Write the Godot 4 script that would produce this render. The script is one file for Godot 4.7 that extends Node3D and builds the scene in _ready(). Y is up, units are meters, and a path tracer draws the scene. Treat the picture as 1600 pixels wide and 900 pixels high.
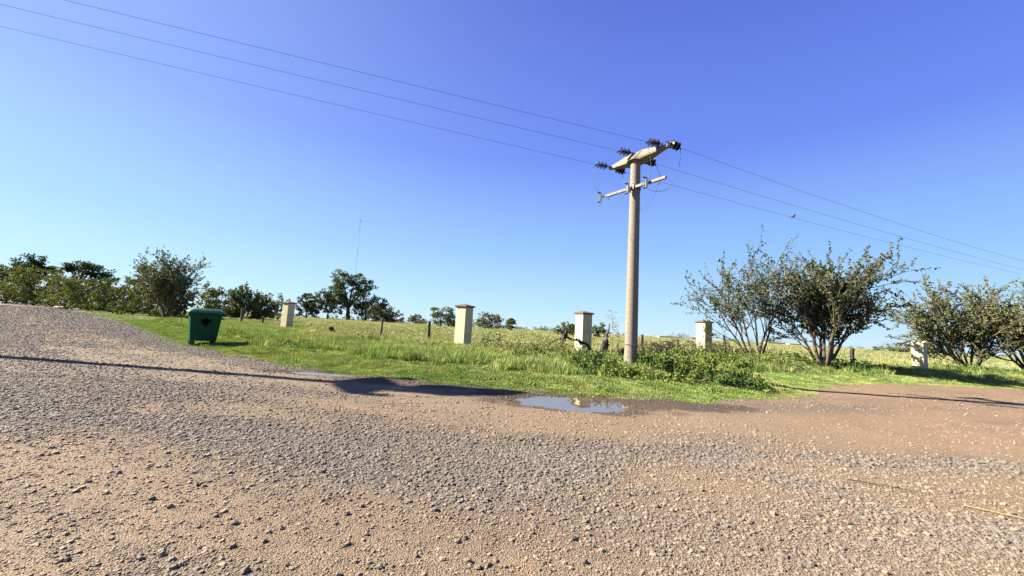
extends Node3D
# A dirt crossroads at the edge of a field, late light from the left. x right, y up, distance ahead is -z.

var rng := RandomNumberGenerator.new()
var n_low := FastNoiseLite.new()
var n_mid := FastNoiseLite.new()
var n_hi := FastNoiseLite.new()
var n_patch := FastNoiseLite.new()
var M := {}
var taken := {}
var left_ends := []
var right_ends := []

const EDGE := [[-3000.0, 2520.0], [-206.1, 176.0], [-69.2, 62.7], [-36.0, 35.3], [-20.7, 22.2], [-15.6, 17.75], [-12.3, 15.2], [-8.0, 12.43], [-5.85, 11.1], [-3.97, 10.5], [-2.3, 10.0], [0.1, 9.3], [1.7, 9.3], [3.1, 9.2], [4.46, 9.12], [5.8, 9.9], [8.3, 11.1], [9.6, 12.6], [12.1, 14.6], [15.7, 16.3], [19.9, 17.1], [26.0, 17.6], [60.0, 18.5], [3000.0, 90.0]]
const PUDDLES := [[1.38, 8.2, 1.12, 0.72], [-4.75, 10.3, 0.95, 0.3], [-2.3, 9.62, 0.75, 0.1]]
const WATER_Y := -0.035

# ---------- ground shape ----------
func edge_at(x: float) -> Vector2:      # distance of the grass edge ahead, and its slope
	for i in EDGE.size() - 1:
		if x < EDGE[i + 1][0] or i == EDGE.size() - 2:
			var a: Array = EDGE[i]
			var b: Array = EDGE[i + 1]
			var k: float = (b[1] - a[1]) / (b[0] - a[0])
			return Vector2(a[1] + (x - a[0]) * k, k)
	return Vector2.ZERO

func side(x: float, d: float) -> float:  # metres into the grass (negative on the road)
	var e := edge_at(x)
	var s: float = (d - e.x) / sqrt(1.0 + e.y * e.y)
	if absf(s) < 4.0:
		s += 0.22 * n_mid.get_noise_2d(x * 1.3, d * 1.3) + 0.16 * n_hi.get_noise_2d(x * 1.1, d * 1.1)
	return s

func basin(x: float, d: float) -> float:
	var b := 0.0
	for p in PUDDLES:
		var q: float = pow((x - p[0]) / p[2], 2) + pow((d - p[1]) / p[3], 2)
		if q < 9.0:
			q += 0.55 * n_mid.get_noise_2d(x * 2.5, d * 2.5) * minf(q, 1.0)
			b = maxf(b, exp(-q))
	return b

func hgt(x: float, d: float, s: float) -> float:
	var y: float
	if s > 0.0:
		y = 0.14 * smoothstep(0.0, 1.8, s) + 0.05 * n_mid.get_noise_2d(x * 0.35, d * 0.35) * smoothstep(0.6, 4.0, s)
	else:
		y = 0.02 * n_low.get_noise_2d(x, d) * smoothstep(0.0, 1.5, -s)
		if d < 30.0 and absf(x) < 40.0:
			y += 0.012 * n_mid.get_noise_2d(x, d) + 0.007 * n_hi.get_noise_2d(x * 1.7, d * 1.7)
	y -= 0.095 * basin(x, d)
	if d > 150.0:
		y -= (d - 150.0) * 0.0095
	return y

func ground_y(x: float, d: float) -> float:
	return hgt(x, d, side(x, d))

func near_line(x: float, d: float, pts: Array) -> float:
	var best := 1e9
	var p := Vector2(x, d)
	for i in pts.size() - 1:
		best = minf(best, p.distance_to(Geometry2D.get_closest_point_to_segment(p, pts[i], pts[i + 1])))
	return best

var BANDS := [
	[[Vector2(-140, 118), Vector2(-48, 41.5), Vector2(-22.8, 23), Vector2(-10.2, 12.9), Vector2(-6.3, 10.6)], 1.3, 0.9],
	[[Vector2(-14, 6.6), Vector2(-7.4, 5.8), Vector2(-5.7, 5.5), Vector2(-3.2, 5.1), Vector2(-0.95, 4.6), Vector2(0.4, 4.3)], 0.75, 0.95],
	[[Vector2(0.4, 5.0), Vector2(3.1, 5.3), Vector2(5.4, 5.45), Vector2(8, 4.9), Vector2(13, 4.2)], 0.42, 1.0],
	[[Vector2(2.6, 4.9), Vector2(3.3, 4.2), Vector2(3.7, 3.65), Vector2(4.5, 3.0)], 0.4, 0.7],
	[[Vector2(8.0, 7.4), Vector2(12, 9.0), Vector2(18, 10.5)], 0.7, 0.55],
	[[Vector2(-40, 28), Vector2(-22, 16), Vector2(-9, 8.2), Vector2(-5.5, 6.8)], 0.9, 0.6]]
var TRACKS := [
	[[Vector2(-60, 46), Vector2(-21, 18.3), Vector2(-7.8, 10.4), Vector2(-2.8, 8.6), Vector2(0.1, 6.7), Vector2(3.6, 6.9), Vector2(8.6, 8.2), Vector2(20, 12)], 0.8],
	[[Vector2(-2.7, 2.0), Vector2(-4.4, 2.9), Vector2(-7, 4.1)], 0.6],
	[[Vector2(5.2, 6.4), Vector2(8, 6.6), Vector2(13, 7.3), Vector2(22, 9.0)], 0.8]]

const WAY := [[-3000.0, 2500.0], [-200.0, 168.0], [-40.0, 38.0], [-14.0, 16.0], [-5.0, 10.4], [0.0, 8.6], [5.0, 8.0], [11.0, 8.8], [25.0, 12.0], [3000.0, 90.0]]

func across(x: float, d: float) -> float:   # metres across the way that wheels take
	for i in WAY.size() - 1:
		if x < WAY[i + 1][0] or i == WAY.size() - 2:
			var k: float = (WAY[i + 1][1] - WAY[i][1]) / (WAY[i + 1][0] - WAY[i][0])
			return (d - WAY[i][1] - (x - WAY[i][0]) * k) / sqrt(1.0 + k * k)
	return 0.0

func gravel(x: float, d: float) -> float:  # 0 packed dirt .. 1 loose grey gravel
	var g := 0.34 + 0.22 * n_mid.get_noise_2d(x * 0.55, d * 0.9) + 0.55 * n_mid.get_noise_2d(x * 0.13 + 70.0, across(x, d) * 1.25) + 0.35 * n_patch.get_noise_2d(x, d * 1.4)
	for b in BANDS:
		var q: float = near_line(x, d, b[0]) / b[1]
		if q < 2.5:
			g += b[2] * exp(-q * q) * clampf(0.72 + 0.75 * n_mid.get_noise_2d(x * 0.9 + 30, d * 1.3), 0.1, 1.1)
	for t in TRACKS:
		var q: float = near_line(x, d, t[0]) / t[1]
		if q < 2.5:
			g -= 0.45 * exp(-q * q)
	g += 0.16 * smoothstep(0.0, -9.0, x) + 0.3 * smoothstep(-10.0, -22.0, x) - 0.14 * smoothstep(3.0, 12.0, x)
	return clampf(g, 0.0, 1.0)

# ---------- helpers ----------
func v(x: float, y: float, d: float) -> Vector3:
	return Vector3(x, y, -d)

func numbered(called: String) -> String:
	if not taken.has(called):
		taken[called] = 0
		return called
	taken[called] += 1
	return "%s_%03d" % [called, taken[called]]

func tag(o: Node, label: String, category: String, group := "") -> void:
	o.set_meta("label", label)
	o.set_meta("category", category)
	o.set_meta("kind", "thing")
	if group != "":
		o.set_meta("group", group)

func thing(called: String, label: String, category: String, at: Vector3, turn := 0.0, group := "") -> Node3D:
	var o := Node3D.new()
	o.name = numbered(called)
	add_child(o)
	o.position = at
	o.rotation.y = turn
	tag(o, label, category, group)
	return o

func part(called: String, mesh: Mesh, m: Material, parent: Node, at := Vector3.ZERO) -> MeshInstance3D:
	var o := MeshInstance3D.new()
	o.name = called if parent != self else numbered(called)
	o.mesh = mesh
	o.material_override = m
	o.position = at
	parent.add_child(o, true)
	return o

func lin(r: float, g: float, b: float) -> Color:
	return Color(r, g, b).linear_to_srgb()

func noise_image(size: int, freq: float, seed_: int, lo: Color, hi: Color, bias := 1.0, kind := FastNoiseLite.TYPE_SIMPLEX_SMOOTH, oct := 4) -> Image:
	var n := FastNoiseLite.new()
	n.seed = seed_
	n.noise_type = kind
	n.frequency = freq
	n.fractal_octaves = oct
	var src := n.get_seamless_image(size, size)
	src.convert(Image.FORMAT_RGB8)
	var data := src.get_data()
	var out := PackedByteArray()
	out.resize(data.size())
	var lut := PackedByteArray()
	for i in 256:
		var c := lo.lerp(hi, pow(i / 255.0, bias))
		lut.append(int(c.r * 255)); lut.append(int(c.g * 255)); lut.append(int(c.b * 255))
	for i in range(0, data.size(), 3):
		var k := data[i] * 3
		out[i] = lut[k]; out[i + 1] = lut[k + 1]; out[i + 2] = lut[k + 2]
	return Image.create_from_data(size, size, false, Image.FORMAT_RGB8, out)

func tex(img: Image) -> ImageTexture:
	img.generate_mipmaps()
	return ImageTexture.create_from_image(img)

func bump_tex(size: int, freq: float, seed_: int, strength: float, kind := FastNoiseLite.TYPE_SIMPLEX_SMOOTH) -> ImageTexture:
	var img := noise_image(size, freq, seed_, Color.BLACK, Color.WHITE, 1.0, kind)
	img.bump_map_to_normal_map(strength)
	return tex(img)

func mat(c: Color, rough := 0.9, metal := 0.0) -> StandardMaterial3D:
	var m := StandardMaterial3D.new()
	m.albedo_color = c
	m.roughness = rough
	m.metallic = metal
	return m

func grain(m: StandardMaterial3D, t: Texture2D, scale_: float, nt: Texture2D = null, ns := 1.0) -> StandardMaterial3D:
	m.albedo_texture = t
	m.uv1_triplanar = true
	m.uv1_scale = Vector3.ONE * scale_
	if nt:
		m.normal_enabled = true
		m.normal_texture = nt
		m.normal_scale = ns
	return m

# Growing meshes: W and L are dictionaries of packed arrays.
func fresh() -> Dictionary:
	return {"v": PackedVector3Array(), "n": PackedVector3Array(), "c": PackedColorArray(), "i": PackedInt32Array()}

func finish(b: Dictionary) -> ArrayMesh:
	var a := []
	a.resize(Mesh.ARRAY_MAX)
	a[Mesh.ARRAY_VERTEX] = b.v
	if b.n.size() == b.v.size():
		a[Mesh.ARRAY_NORMAL] = b.n
	if b.c.size() == b.v.size():
		a[Mesh.ARRAY_COLOR] = b.c
	a[Mesh.ARRAY_INDEX] = b.i
	var m := ArrayMesh.new()
	m.add_surface_from_arrays(Mesh.PRIMITIVE_TRIANGLES, a)
	return m

func tube(b: Dictionary, pts: Array, radii: Array, sides := 5, cap := true) -> void:
	var up := Vector3.UP
	var base: int = b.v.size()
	var last := Vector3.ZERO
	for k in pts.size():
		var t: Vector3 = (pts[mini(k + 1, pts.size() - 1)] - pts[maxi(k - 1, 0)]).normalized()
		if k == 0:
			last = t.cross(Vector3.RIGHT if absf(t.dot(Vector3.RIGHT)) < 0.8 else up).normalized()
		else:
			last = (last - t * last.dot(t)).normalized()
		var w := t.cross(last)
		for j in sides:
			var a := TAU * j / sides
			var o := last * cos(a) + w * sin(a)
			b.v.append(pts[k] + o * radii[k])
			b.n.append(o)
	for k in pts.size() - 1:
		for j in sides:
			var p := base + k * sides + j
			var q := base + k * sides + (j + 1) % sides
			b.i.append_array(PackedInt32Array([p, p + sides, q, q, p + sides, q + sides]))
	if cap:
		for e in [0, pts.size() - 1]:
			var c: int = b.v.size()
			var t: Vector3 = (pts[1] - pts[0]).normalized() * -1.0 if e == 0 else (pts[-1] - pts[-2]).normalized()
			b.v.append(pts[e]); b.n.append(t)
			for j in sides:
				b.v.append(b.v[base + e * sides + j]); b.n.append(t)
			for j in sides:
				var p := c + 1 + j
				var q := c + 1 + (j + 1) % sides
				b.i.append_array(PackedInt32Array([c, p, q] if e == 0 else [c, q, p]))

func rod(a: Vector3, b_: Vector3, r: float, sides := 8, r2 := -1.0) -> ArrayMesh:
	var b := fresh()
	tube(b, [a, b_], [r, r if r2 < 0 else r2], sides)
	return finish(b)

# A stack of rounded rectangles [y, width, depth, corner radius] with flat shading.
func loft(secs: Array, per := 4, turn_wave := 0.0) -> ArrayMesh:
	var b := fresh()
	var n := per * 4
	for s in secs:
		var y: float = s[0]
		for c in 4:
			for k in per:
				var a := (c + float(k) / (per - 1)) * PI / 2
				var r: float = s[3]
				var cx: float = (s[1] / 2 - r) * (1.0 if c == 0 or c == 3 else -1.0)
				var cz: float = (s[2] / 2 - r) * (1.0 if c < 2 else -1.0)
				b.v.append(Vector3(cx + cos(a) * r, y, cz + sin(a) * r))
	for k in secs.size() - 1:
		for j in n:
			var p := k * n + j
			var q := k * n + (j + 1) % n
			b.i.append_array(PackedInt32Array([p, q, p + n, q, q + n, p + n]))
	for e in [0, secs.size() - 1]:
		var c: int = b.v.size()
		b.v.append(Vector3(0, secs[e][0], 0))
		for j in n:
			var p: int = e * n + j
			var q: int = e * n + (j + 1) % n
			b.i.append_array(PackedInt32Array([c, q, p] if e == 0 else [c, p, q]))
	return smooth(b, 35.0)

# Normals that stay hard where faces meet at more than deg.
func smooth(b: Dictionary, deg: float) -> ArrayMesh:
	var out := fresh()
	var fn := PackedVector3Array()
	var around := {}
	var tris: int = b.i.size() / 3
	for t in tris:
		var p: Vector3 = b.v[b.i[t * 3]]
		var q: Vector3 = b.v[b.i[t * 3 + 1]]
		var r: Vector3 = b.v[b.i[t * 3 + 2]]
		fn.append((r - p).cross(q - p))
		for k in 3:
			var key: int = b.i[t * 3 + k]
			if not around.has(key):
				around[key] = []
			around[key].append(t)
	var lim := cos(deg_to_rad(deg))
	for t in tris:
		var f := fn[t].normalized()
		for k in 3:
			var key: int = b.i[t * 3 + k]
			var s := Vector3.ZERO
			for o in around[key]:
				if fn[o].normalized().dot(f) > lim:
					s += fn[o]
			out.v.append(b.v[key])
			out.n.append(s.normalized() if s.length() > 1e-12 else f)
			out.i.append(t * 3 + k)
	return finish(out)

func box(size: Vector3, bevel := 0.0) -> ArrayMesh:
	var e := minf(bevel, minf(size.x, minf(size.y, size.z)) * 0.3)
	if e <= 0.0:
		return loft([[0, size.x, size.z, 0.0001], [size.y, size.x, size.z, 0.0001]], 2)
	return loft([[0, size.x - 2 * e, size.z - 2 * e, e * 0.3], [e, size.x, size.z, e], [size.y - e, size.x, size.z, e], [size.y, size.x - 2 * e, size.z - 2 * e, e * 0.3]], 2)

func lathe(prof: Array, sides := 12) -> ArrayMesh:   # [radius, height] rows
	var b := fresh()
	for p in prof:
		for j in sides:
			var a := TAU * j / sides
			b.v.append(Vector3(cos(a) * p[0], p[1], sin(a) * p[0]))
	for k in prof.size() - 1:
		for j in sides:
			var p := k * sides + j
			var q := k * sides + (j + 1) % sides
			b.i.append_array(PackedInt32Array([p, q, p + sides, q, q + sides, p + sides]))
	return smooth(b, 40.0)

func rand_dir() -> Vector3:
	var z := rng.randf_range(-1, 1)
	var a := rng.randf() * TAU
	var r := sqrt(1 - z * z)
	return Vector3(r * cos(a), z, r * sin(a))

func leaf(b: Dictionary, p: Vector3, a: Vector3, size: float, c: Color, wide := 0.34) -> void:
	var o := a.cross(rand_dir()).normalized()
	var n := a.cross(o) * size * 0.12
	var k: int = b.v.size()
	b.v.append(p)
	b.v.append(p + a * size * 0.45 + o * size * wide + n)
	b.v.append(p + a * size)
	b.v.append(p + a * size * 0.45 - o * size * wide + n)
	var f := rng.randf_range(0.7, 1.3)
	var q := Color(c.r * f * rng.randf_range(0.85, 1.2), c.g * f, c.b * f * rng.randf_range(0.8, 1.15))
	for j in 4:
		b.c.append(q)
	b.i.append_array(PackedInt32Array([k, k + 1, k + 2, k, k + 2, k + 3]))

# ---------- trees ----------
# A stem, its side shoots and their leaves, level by level.
func grow(W: Dictionary, L: Dictionary, p: Vector3, dir: Vector3, length: float, r: float, level: int, P: Dictionary) -> void:
	var pts := [p]
	var rad := [r]
	var steps := 4
	var d := dir
	var q := p
	var top: bool = level >= P.levels
	for k in steps:
		d = (d + Vector3.UP * P.up + rand_dir() * P.wob + P.get("lean", Vector3.ZERO)).normalized()
		q += d * length / steps
		pts.append(q)
		rad.append(maxf(r * (1.0 - 0.6 * (k + 1.0) / steps), 0.004))
	tube(W, pts, rad, 6 if level == 0 else (4 if level < 2 else 3), false)
	if level >= P.levels - 1:
		var n: int = P.leaves if top else P.leaves / 2
		for k in n:
			var t := rng.randf_range(0.1, 1.0) * steps
			var i := mini(int(t), steps - 1)
			var at: Vector3 = pts[i].lerp(pts[i + 1], t - i)
			var along: Vector3 = (pts[i + 1] - pts[i]).normalized()
			var a := (along * 0.5 + rand_dir() + Vector3.DOWN * 0.15).normalized()
			leaf(L, at + rand_dir() * P.fluff, a, P.leaf * rng.randf_range(0.65, 1.25), P.color)
	if top:
		return
	var kids: int = P.kids[level]
	for k in kids:
		var t: float = lerpf(P.t0[level], 1.0, (k + rng.randf()) / kids) * steps
		var i := mini(int(t), steps - 1)
		var at: Vector3 = pts[i].lerp(pts[i + 1], t - i)
		var along: Vector3 = (pts[i + 1] - pts[i]).normalized()
		var sidew := along.cross(rand_dir()).normalized()
		var ang := deg_to_rad(P.ang * rng.randf_range(0.6, 1.3))
		grow(W, L, at, along * cos(ang) + sidew * sin(ang), length * P.ratio * rng.randf_range(0.7, 1.2), r * 0.5, level + 1, P)

func vase_tree(called: String, label: String, x: float, d: float, stems: Array, P: Dictionary, group := "", seed_ := 1) -> Node3D:
	rng.seed = seed_
	var o := thing(called, label, "tree", v(x, ground_y(x, d) - 0.05, d), 0.0, group)
	var W := fresh()
	var L := fresh()
	for s in stems:    # [lean direction in degrees, lean from upright, length, radius]
		var a := deg_to_rad(s[0])
		var t := deg_to_rad(s[1])
		var dir := Vector3(cos(a) * sin(t), cos(t), sin(a) * sin(t))
		grow(W, L, Vector3(cos(a) * 0.08, 0, sin(a) * 0.08), dir, s[2], s[3], 0, P)
	part("trunk", finish(W), M.bark, o)
	part("crown", finish(L), M.leaf, o)
	return o

# A dense crown: lobes [x, y, z, rx, ry, rz] of many small clumps of leaves, on a trunk with a limb into each lobe.
func lobe_leaves(L: Dictionary, lobes: Array, count: int, size: float, c: Color, clump := 0.28, wide := 0.34) -> void:
	var total := 0.0
	for l in lobes:
		total += l[3] * l[4] + l[4] * l[5]
	for l in lobes:
		var n := int(count * (l[3] * l[4] + l[4] * l[5]) / total)
		var clumps := maxi(5, n / 22)
		var each := maxi(1, n / clumps)
		var mean: float = (l[3] + l[4] + l[5]) / 3.0
		for k in clumps:
			var dir := rand_dir()
			var rr := pow(rng.randf_range(0.12, 1.0), 0.45) * rng.randf_range(0.82, 1.1)
			var cc := Vector3(l[0] + dir.x * l[3] * rr, l[1] + dir.y * l[4] * rr, l[2] + dir.z * l[5] * rr)
			var tint := c * rng.randf_range(0.8, 1.2)
			for j in each:
				var o := rand_dir() * clump * mean * pow(rng.randf(), 0.5)
				o.y *= 0.65
				leaf(L, cc + o, (rand_dir() + dir * 0.6).normalized(), size * rng.randf_range(0.6, 1.3), tint, wide)

func dense_tree(called: String, label: String, cat: String, x: float, d: float, lobes: Array, count: int, size: float, c: Color, trunk_r: float, fork: float, seed_: int, group := "", clump := 0.28) -> Node3D:
	rng.seed = seed_
	var o := thing(called, label, cat, v(x, ground_y(x, d) - 0.05, d), 0.0, group)
	var W := fresh()
	var L := fresh()
	var top := Vector3(rng.randf_range(-0.2, 0.2), fork, rng.randf_range(-0.2, 0.2))
	tube(W, [Vector3(0, -0.1, 0), Vector3(0.05, fork * 0.5, 0), top], [trunk_r * 1.25, trunk_r, trunk_r * 0.85], 7)
	for l in lobes:
		var e := Vector3(l[0], l[1] + l[4] * 0.4, l[2])
		var m: Vector3 = top.lerp(e, 0.5) + rand_dir() * 0.15 * l[3]
		tube(W, [top, m, e], [trunk_r * 0.6, trunk_r * 0.4, trunk_r * 0.12], 5, false)
		for k in 5:
			var s: Vector3 = m.lerp(e, rng.randf())
			tube(W, [s, s + rand_dir() * Vector3(l[3], l[4], l[5]) * 0.8], [trunk_r * 0.2, trunk_r * 0.05], 3, false)
	lobe_leaves(L, lobes, count, size, c, clump)
	part("trunk", finish(W), M.bark, o)
	part("crown", finish(L), M.leaf, o)
	return o

# lobes scattered in an ellipsoid of that width and height, standing at height y0
func scatter_lobes(w: float, h: float, y0: float, n: int, seed_: int, flat := 0.85) -> Array:
	rng.seed = seed_
	var out := []
	for k in n:
		var t := (k + 0.5) / n
		var a := k * 2.4 + rng.randf()
		var y := y0 + (h - y0) * lerpf(0.2, 0.86, t)
		var reach := w * 0.5 * sqrt(maxf(0.05, 1.0 - pow((t - 0.35) / 0.75, 2))) * 0.62
		var r := w * 0.5 * rng.randf_range(0.36, 0.52)
		out.append([cos(a) * reach * rng.randf_range(0.5, 1.0), minf(y, h - r * flat), sin(a) * reach * rng.randf_range(0.5, 1.0), r, r * flat, r])
	for k in n / 2 + 1:       # a skirt of low lobes
		var a := k * TAU / (n / 2 + 1) + rng.randf()
		var r := w * 0.5 * rng.randf_range(0.34, 0.46)
		out.append([cos(a) * w * 0.3, y0 + r * flat * 0.75, sin(a) * w * 0.3, r, r * flat, r])
	return out

func _ready() -> void:
	rng.seed = 7
	for a in [[n_low, 0.09, 11], [n_mid, 0.55, 12], [n_hi, 2.3, 13], [n_patch, 0.22, 14]]:
		a[0].noise_type = FastNoiseLite.TYPE_SIMPLEX_SMOOTH
		a[0].frequency = a[1]
		a[0].seed = a[2]
		a[0].fractal_octaves = 3
	camera_and_light()
	materials()
	ground()
	water()
	utility_pole()
	far_pole()
	wires()
	container()
	pillars()
	fence_posts()
	near_trees()
	far_trees()
	distance()
	verge_plants()
	grass()
	stones()
	litter()

# ---------- camera, sky, sun ----------
func camera_and_light() -> void:
	var cam := Camera3D.new()
	cam.name = "camera"
	cam.fov = 73.74
	cam.near = 0.05
	cam.far = 8000.0
	cam.position = Vector3(0, 1.5, 0)
	cam.basis = Basis(Vector3.RIGHT, atan(59.4 / 600.0)) * Basis(Vector3.BACK, atan(0.0565))
	add_child(cam)
	cam.current = true

	var sun_el := deg_to_rad(33.0)
	var sun_turn := deg_to_rad(6.0)
	var to_ground := Vector3(cos(sun_el) * cos(sun_turn), -sin(sun_el), cos(sun_el) * sin(sun_turn))
	var sun := DirectionalLight3D.new()
	sun.name = "sun"
	sun.basis = Basis.looking_at(to_ground)
	sun.light_energy = 1.6
	sun.light_color = Color(1.0, 0.935, 0.83)
	sun.light_angular_distance = 0.5
	sun.shadow_enabled = true
	add_child(sun)

	# Clear air: pale at the horizon, deep blue overhead, paler towards the sun.
	var w := 512
	var h := 256
	var img := Image.create(w, h, false, Image.FORMAT_RGBF)
	var stops := [[0.0, Vector3(0.66, 0.88, 1.05)], [3.0, Vector3(0.53, 0.82, 1.05)], [10.5, Vector3(0.325, 0.60, 1.03)], [24.0, Vector3(0.158, 0.285, 0.93)], [42.0, Vector3(0.086, 0.153, 0.70)], [65.0, Vector3(0.075, 0.11, 0.55)], [90.0, Vector3(0.07, 0.10, 0.50)]]
	for j in h:
		var el := 90.0 - (j + 0.5) / h * 180.0
		var c := Vector3(0.66, 0.88, 1.05)
		if el > 0.0:
			for k in stops.size() - 1:
				if el <= stops[k + 1][0]:
					var t: float = (el - stops[k][0]) / (stops[k + 1][0] - stops[k][0])
					c = (stops[k][1] as Vector3).lerp(stops[k + 1][1], t)
					break
		for i in w:
			var az := (i + 0.5) / w * TAU      # 0 straight ahead (-z), grows to the right
			var e := deg_to_rad(el)
			var dir := Vector3(sin(az) * cos(e), sin(e), -cos(az) * cos(e))
			var ang := rad_to_deg(acos(clampf(dir.dot(-to_ground), -1, 1)))
			var g := exp(-pow(ang / 44.0, 1.5))
			var s := c
			if el > 0.0:
				s += Vector3(0.33, 0.42, 0.33) * g
			img.set_pixel(i, j, Color(s.x, s.y, s.z))
	var sky_mat := PanoramaSkyMaterial.new()
	sky_mat.panorama = ImageTexture.create_from_image(img)
	sky_mat.energy_multiplier = 1.0
	var sky := Sky.new()
	sky.sky_material = sky_mat
	var env := Environment.new()
	env.background_mode = Environment.BG_SKY
	env.sky = sky
	env.background_energy_multiplier = 0.176
	env.tonemap_mode = Environment.TONE_MAPPER_LINEAR
	env.tonemap_exposure = 5.6
	env.sdfgi_enabled = true
	env.ssao_enabled = true
	env.ssil_enabled = true
	var we := WorldEnvironment.new()
	we.name = "world"
	we.environment = env
	add_child(we)

func materials() -> void:
	var fine := tex(noise_image(512, 0.05, 3, Color(0.62, 0.62, 0.62), Color(1, 1, 1), 0.8))
	var blotch := tex(noise_image(512, 0.012, 5, Color(0.7, 0.68, 0.64), Color(1, 1, 1), 0.7))
	var rough_n := bump_tex(512, 0.06, 8, 6.0)
	var grit := noise_image(1024, 0.09, 21, Color(0.50, 0.47, 0.45), Color(1, 1, 1), 0.9, FastNoiseLite.TYPE_SIMPLEX_SMOOTH, 5)
	var dirt := mat(Color.WHITE, 0.95)
	dirt.vertex_color_use_as_albedo = true
	dirt.albedo_texture = tex(grit)
	dirt.uv1_triplanar = true
	dirt.uv1_world_triplanar = true
	dirt.uv1_scale = Vector3.ONE * 0.55
	dirt.normal_enabled = true
	dirt.normal_texture = bump_tex(1024, 0.11, 22, 16.0)
	dirt.normal_scale = 1.0
	M.dirt = dirt
	var soil := mat(Color.WHITE, 1.0)
	soil.vertex_color_use_as_albedo = true
	soil.albedo_texture = tex(noise_image(512, 0.04, 31, Color(0.45, 0.47, 0.4), Color(1, 1, 1), 0.9))
	soil.uv1_triplanar = true
	soil.uv1_world_triplanar = true
	soil.uv1_scale = Vector3.ONE * 0.13
	M.soil = soil
	var lf := mat(Color.WHITE, 0.7)
	lf.metallic_specular = 0.25
	lf.vertex_color_use_as_albedo = true
	lf.cull_mode = BaseMaterial3D.CULL_DISABLED
	lf.backlight_enabled = true
	lf.backlight = Color(0.55, 0.6, 0.25)
	M.leaf = lf
	var gr := mat(Color.WHITE, 0.7)
	gr.metallic_specular = 0.25
	gr.vertex_color_use_as_albedo = true
	gr.cull_mode = BaseMaterial3D.CULL_DISABLED
	gr.backlight_enabled = true
	gr.backlight = Color(0.6, 0.65, 0.3)
	M.grass = gr
	var st := mat(Color.WHITE, 0.85)
	st.vertex_color_use_as_albedo = true
	M.stone = st
	M.bark = grain(mat(lin(0.106, 0.0858, 0.0693), 0.95), fine, 2.0, rough_n, 1.0)
	M.concrete = grain(mat(lin(0.178, 0.163, 0.138), 0.9), tex(noise_image(512, 0.02, 41, Color(0.76, 0.745, 0.72), Color(1, 1, 1), 0.75)), 0.9, rough_n, 0.6)
	M.concrete_pale = grain(mat(lin(0.218, 0.208, 0.191), 0.85), fine, 2.5, rough_n, 0.4)
	M.cream = grain(mat(lin(0.43, 0.405, 0.28), 0.85), tex(noise_image(512, 0.015, 43, Color(0.70, 0.68, 0.60), Color(1, 1, 1), 0.45)), 0.7, rough_n, 0.25)
	M.cap = grain(mat(lin(0.088, 0.08, 0.073), 0.9), blotch, 2.0, rough_n, 0.5)
	M.wood = grain(mat(lin(0.132, 0.109, 0.0891), 0.95), fine, 3.0, rough_n, 1.2)
	M.wood_dark = grain(mat(lin(0.0396, 0.0343, 0.033), 0.95), fine, 3.0, rough_n, 1.2)
	M.char = grain(mat(lin(0.0145, 0.0132, 0.0145), 0.8), fine, 4.0, rough_n, 1.2)
	M.ceramic = mat(lin(0.012, 0.008, 0.007), 0.22)
	M.steel = grain(mat(lin(0.277, 0.277, 0.277), 0.5, 0.7), fine, 4.0)
	M.dark_steel = mat(lin(0.0198, 0.0198, 0.0218), 0.5, 0.3)
	M.wire = mat(lin(0.07, 0.07, 0.075), 0.8)
	M.porcelain = mat(lin(0.409, 0.409, 0.409), 0.3)
	M.green = grain(mat(lin(0.006, 0.058, 0.027), 0.42), tex(noise_image(256, 0.03, 47, Color(0.82, 0.84, 0.82), Color(1, 1, 1), 0.8)), 1.5)
	M.green_lid = grain(mat(lin(0.014, 0.088, 0.046), 0.36), tex(noise_image(256, 0.03, 48, Color(0.78, 0.8, 0.8), Color(1, 1, 1), 0.8)), 1.5)
	M.green.metallic_specular = 0.2
	M.black = mat(lin(0.003, 0.003, 0.004), 0.9)
	M.black.metallic_specular = 0.1
	M.rubber = mat(lin(0.0099, 0.0099, 0.0106), 0.85)
	M.plastic_black = mat(lin(0.008, 0.008, 0.009), 0.6)
	M.plastic_black.metallic_specular = 0.3
	M.white = grain(mat(lin(0.515, 0.508, 0.488), 0.8), blotch, 0.6)
	M.roof_grey = grain(mat(lin(0.251, 0.257, 0.264), 0.6), blotch, 0.3)
	M.roof_red = grain(mat(lin(0.165, 0.0726, 0.0495), 0.9), blotch, 0.3)
	M.mast_grey = mat(lin(0.11, 0.105, 0.11), 0.6)  # red mast bands greyed, distance haze put into the colour
	M.mast_pale = mat(lin(0.2, 0.2, 0.2), 0.7)  # white bands dulled to grey as haze would fade them
	M.straw = mat(lin(0.238, 0.185, 0.0858), 0.9)
	M.feather = mat(lin(0.0396, 0.0363, 0.033), 0.8)
	var wt := mat(lin(0.075, 0.058, 0.044), 0.02)     # shallow muddy water
	wt.metallic_specular = 1.0
	M.water = wt

# ---------- ground ----------
func spread(lo: float, a: float, b: float, hi: float, step: float, k: float) -> PackedFloat32Array:
	var left := PackedFloat32Array()
	var p := a
	var s := step
	while p > lo:
		s *= k
		p -= s
		left.append(p)
	left.reverse()
	var n := int((b - a) / step)
	for i in n + 1:
		left.append(a + (b - a) * i / n)
	p = b
	s = step
	while p < hi:
		s *= k
		p += s
		left.append(p)
	return left

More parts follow.
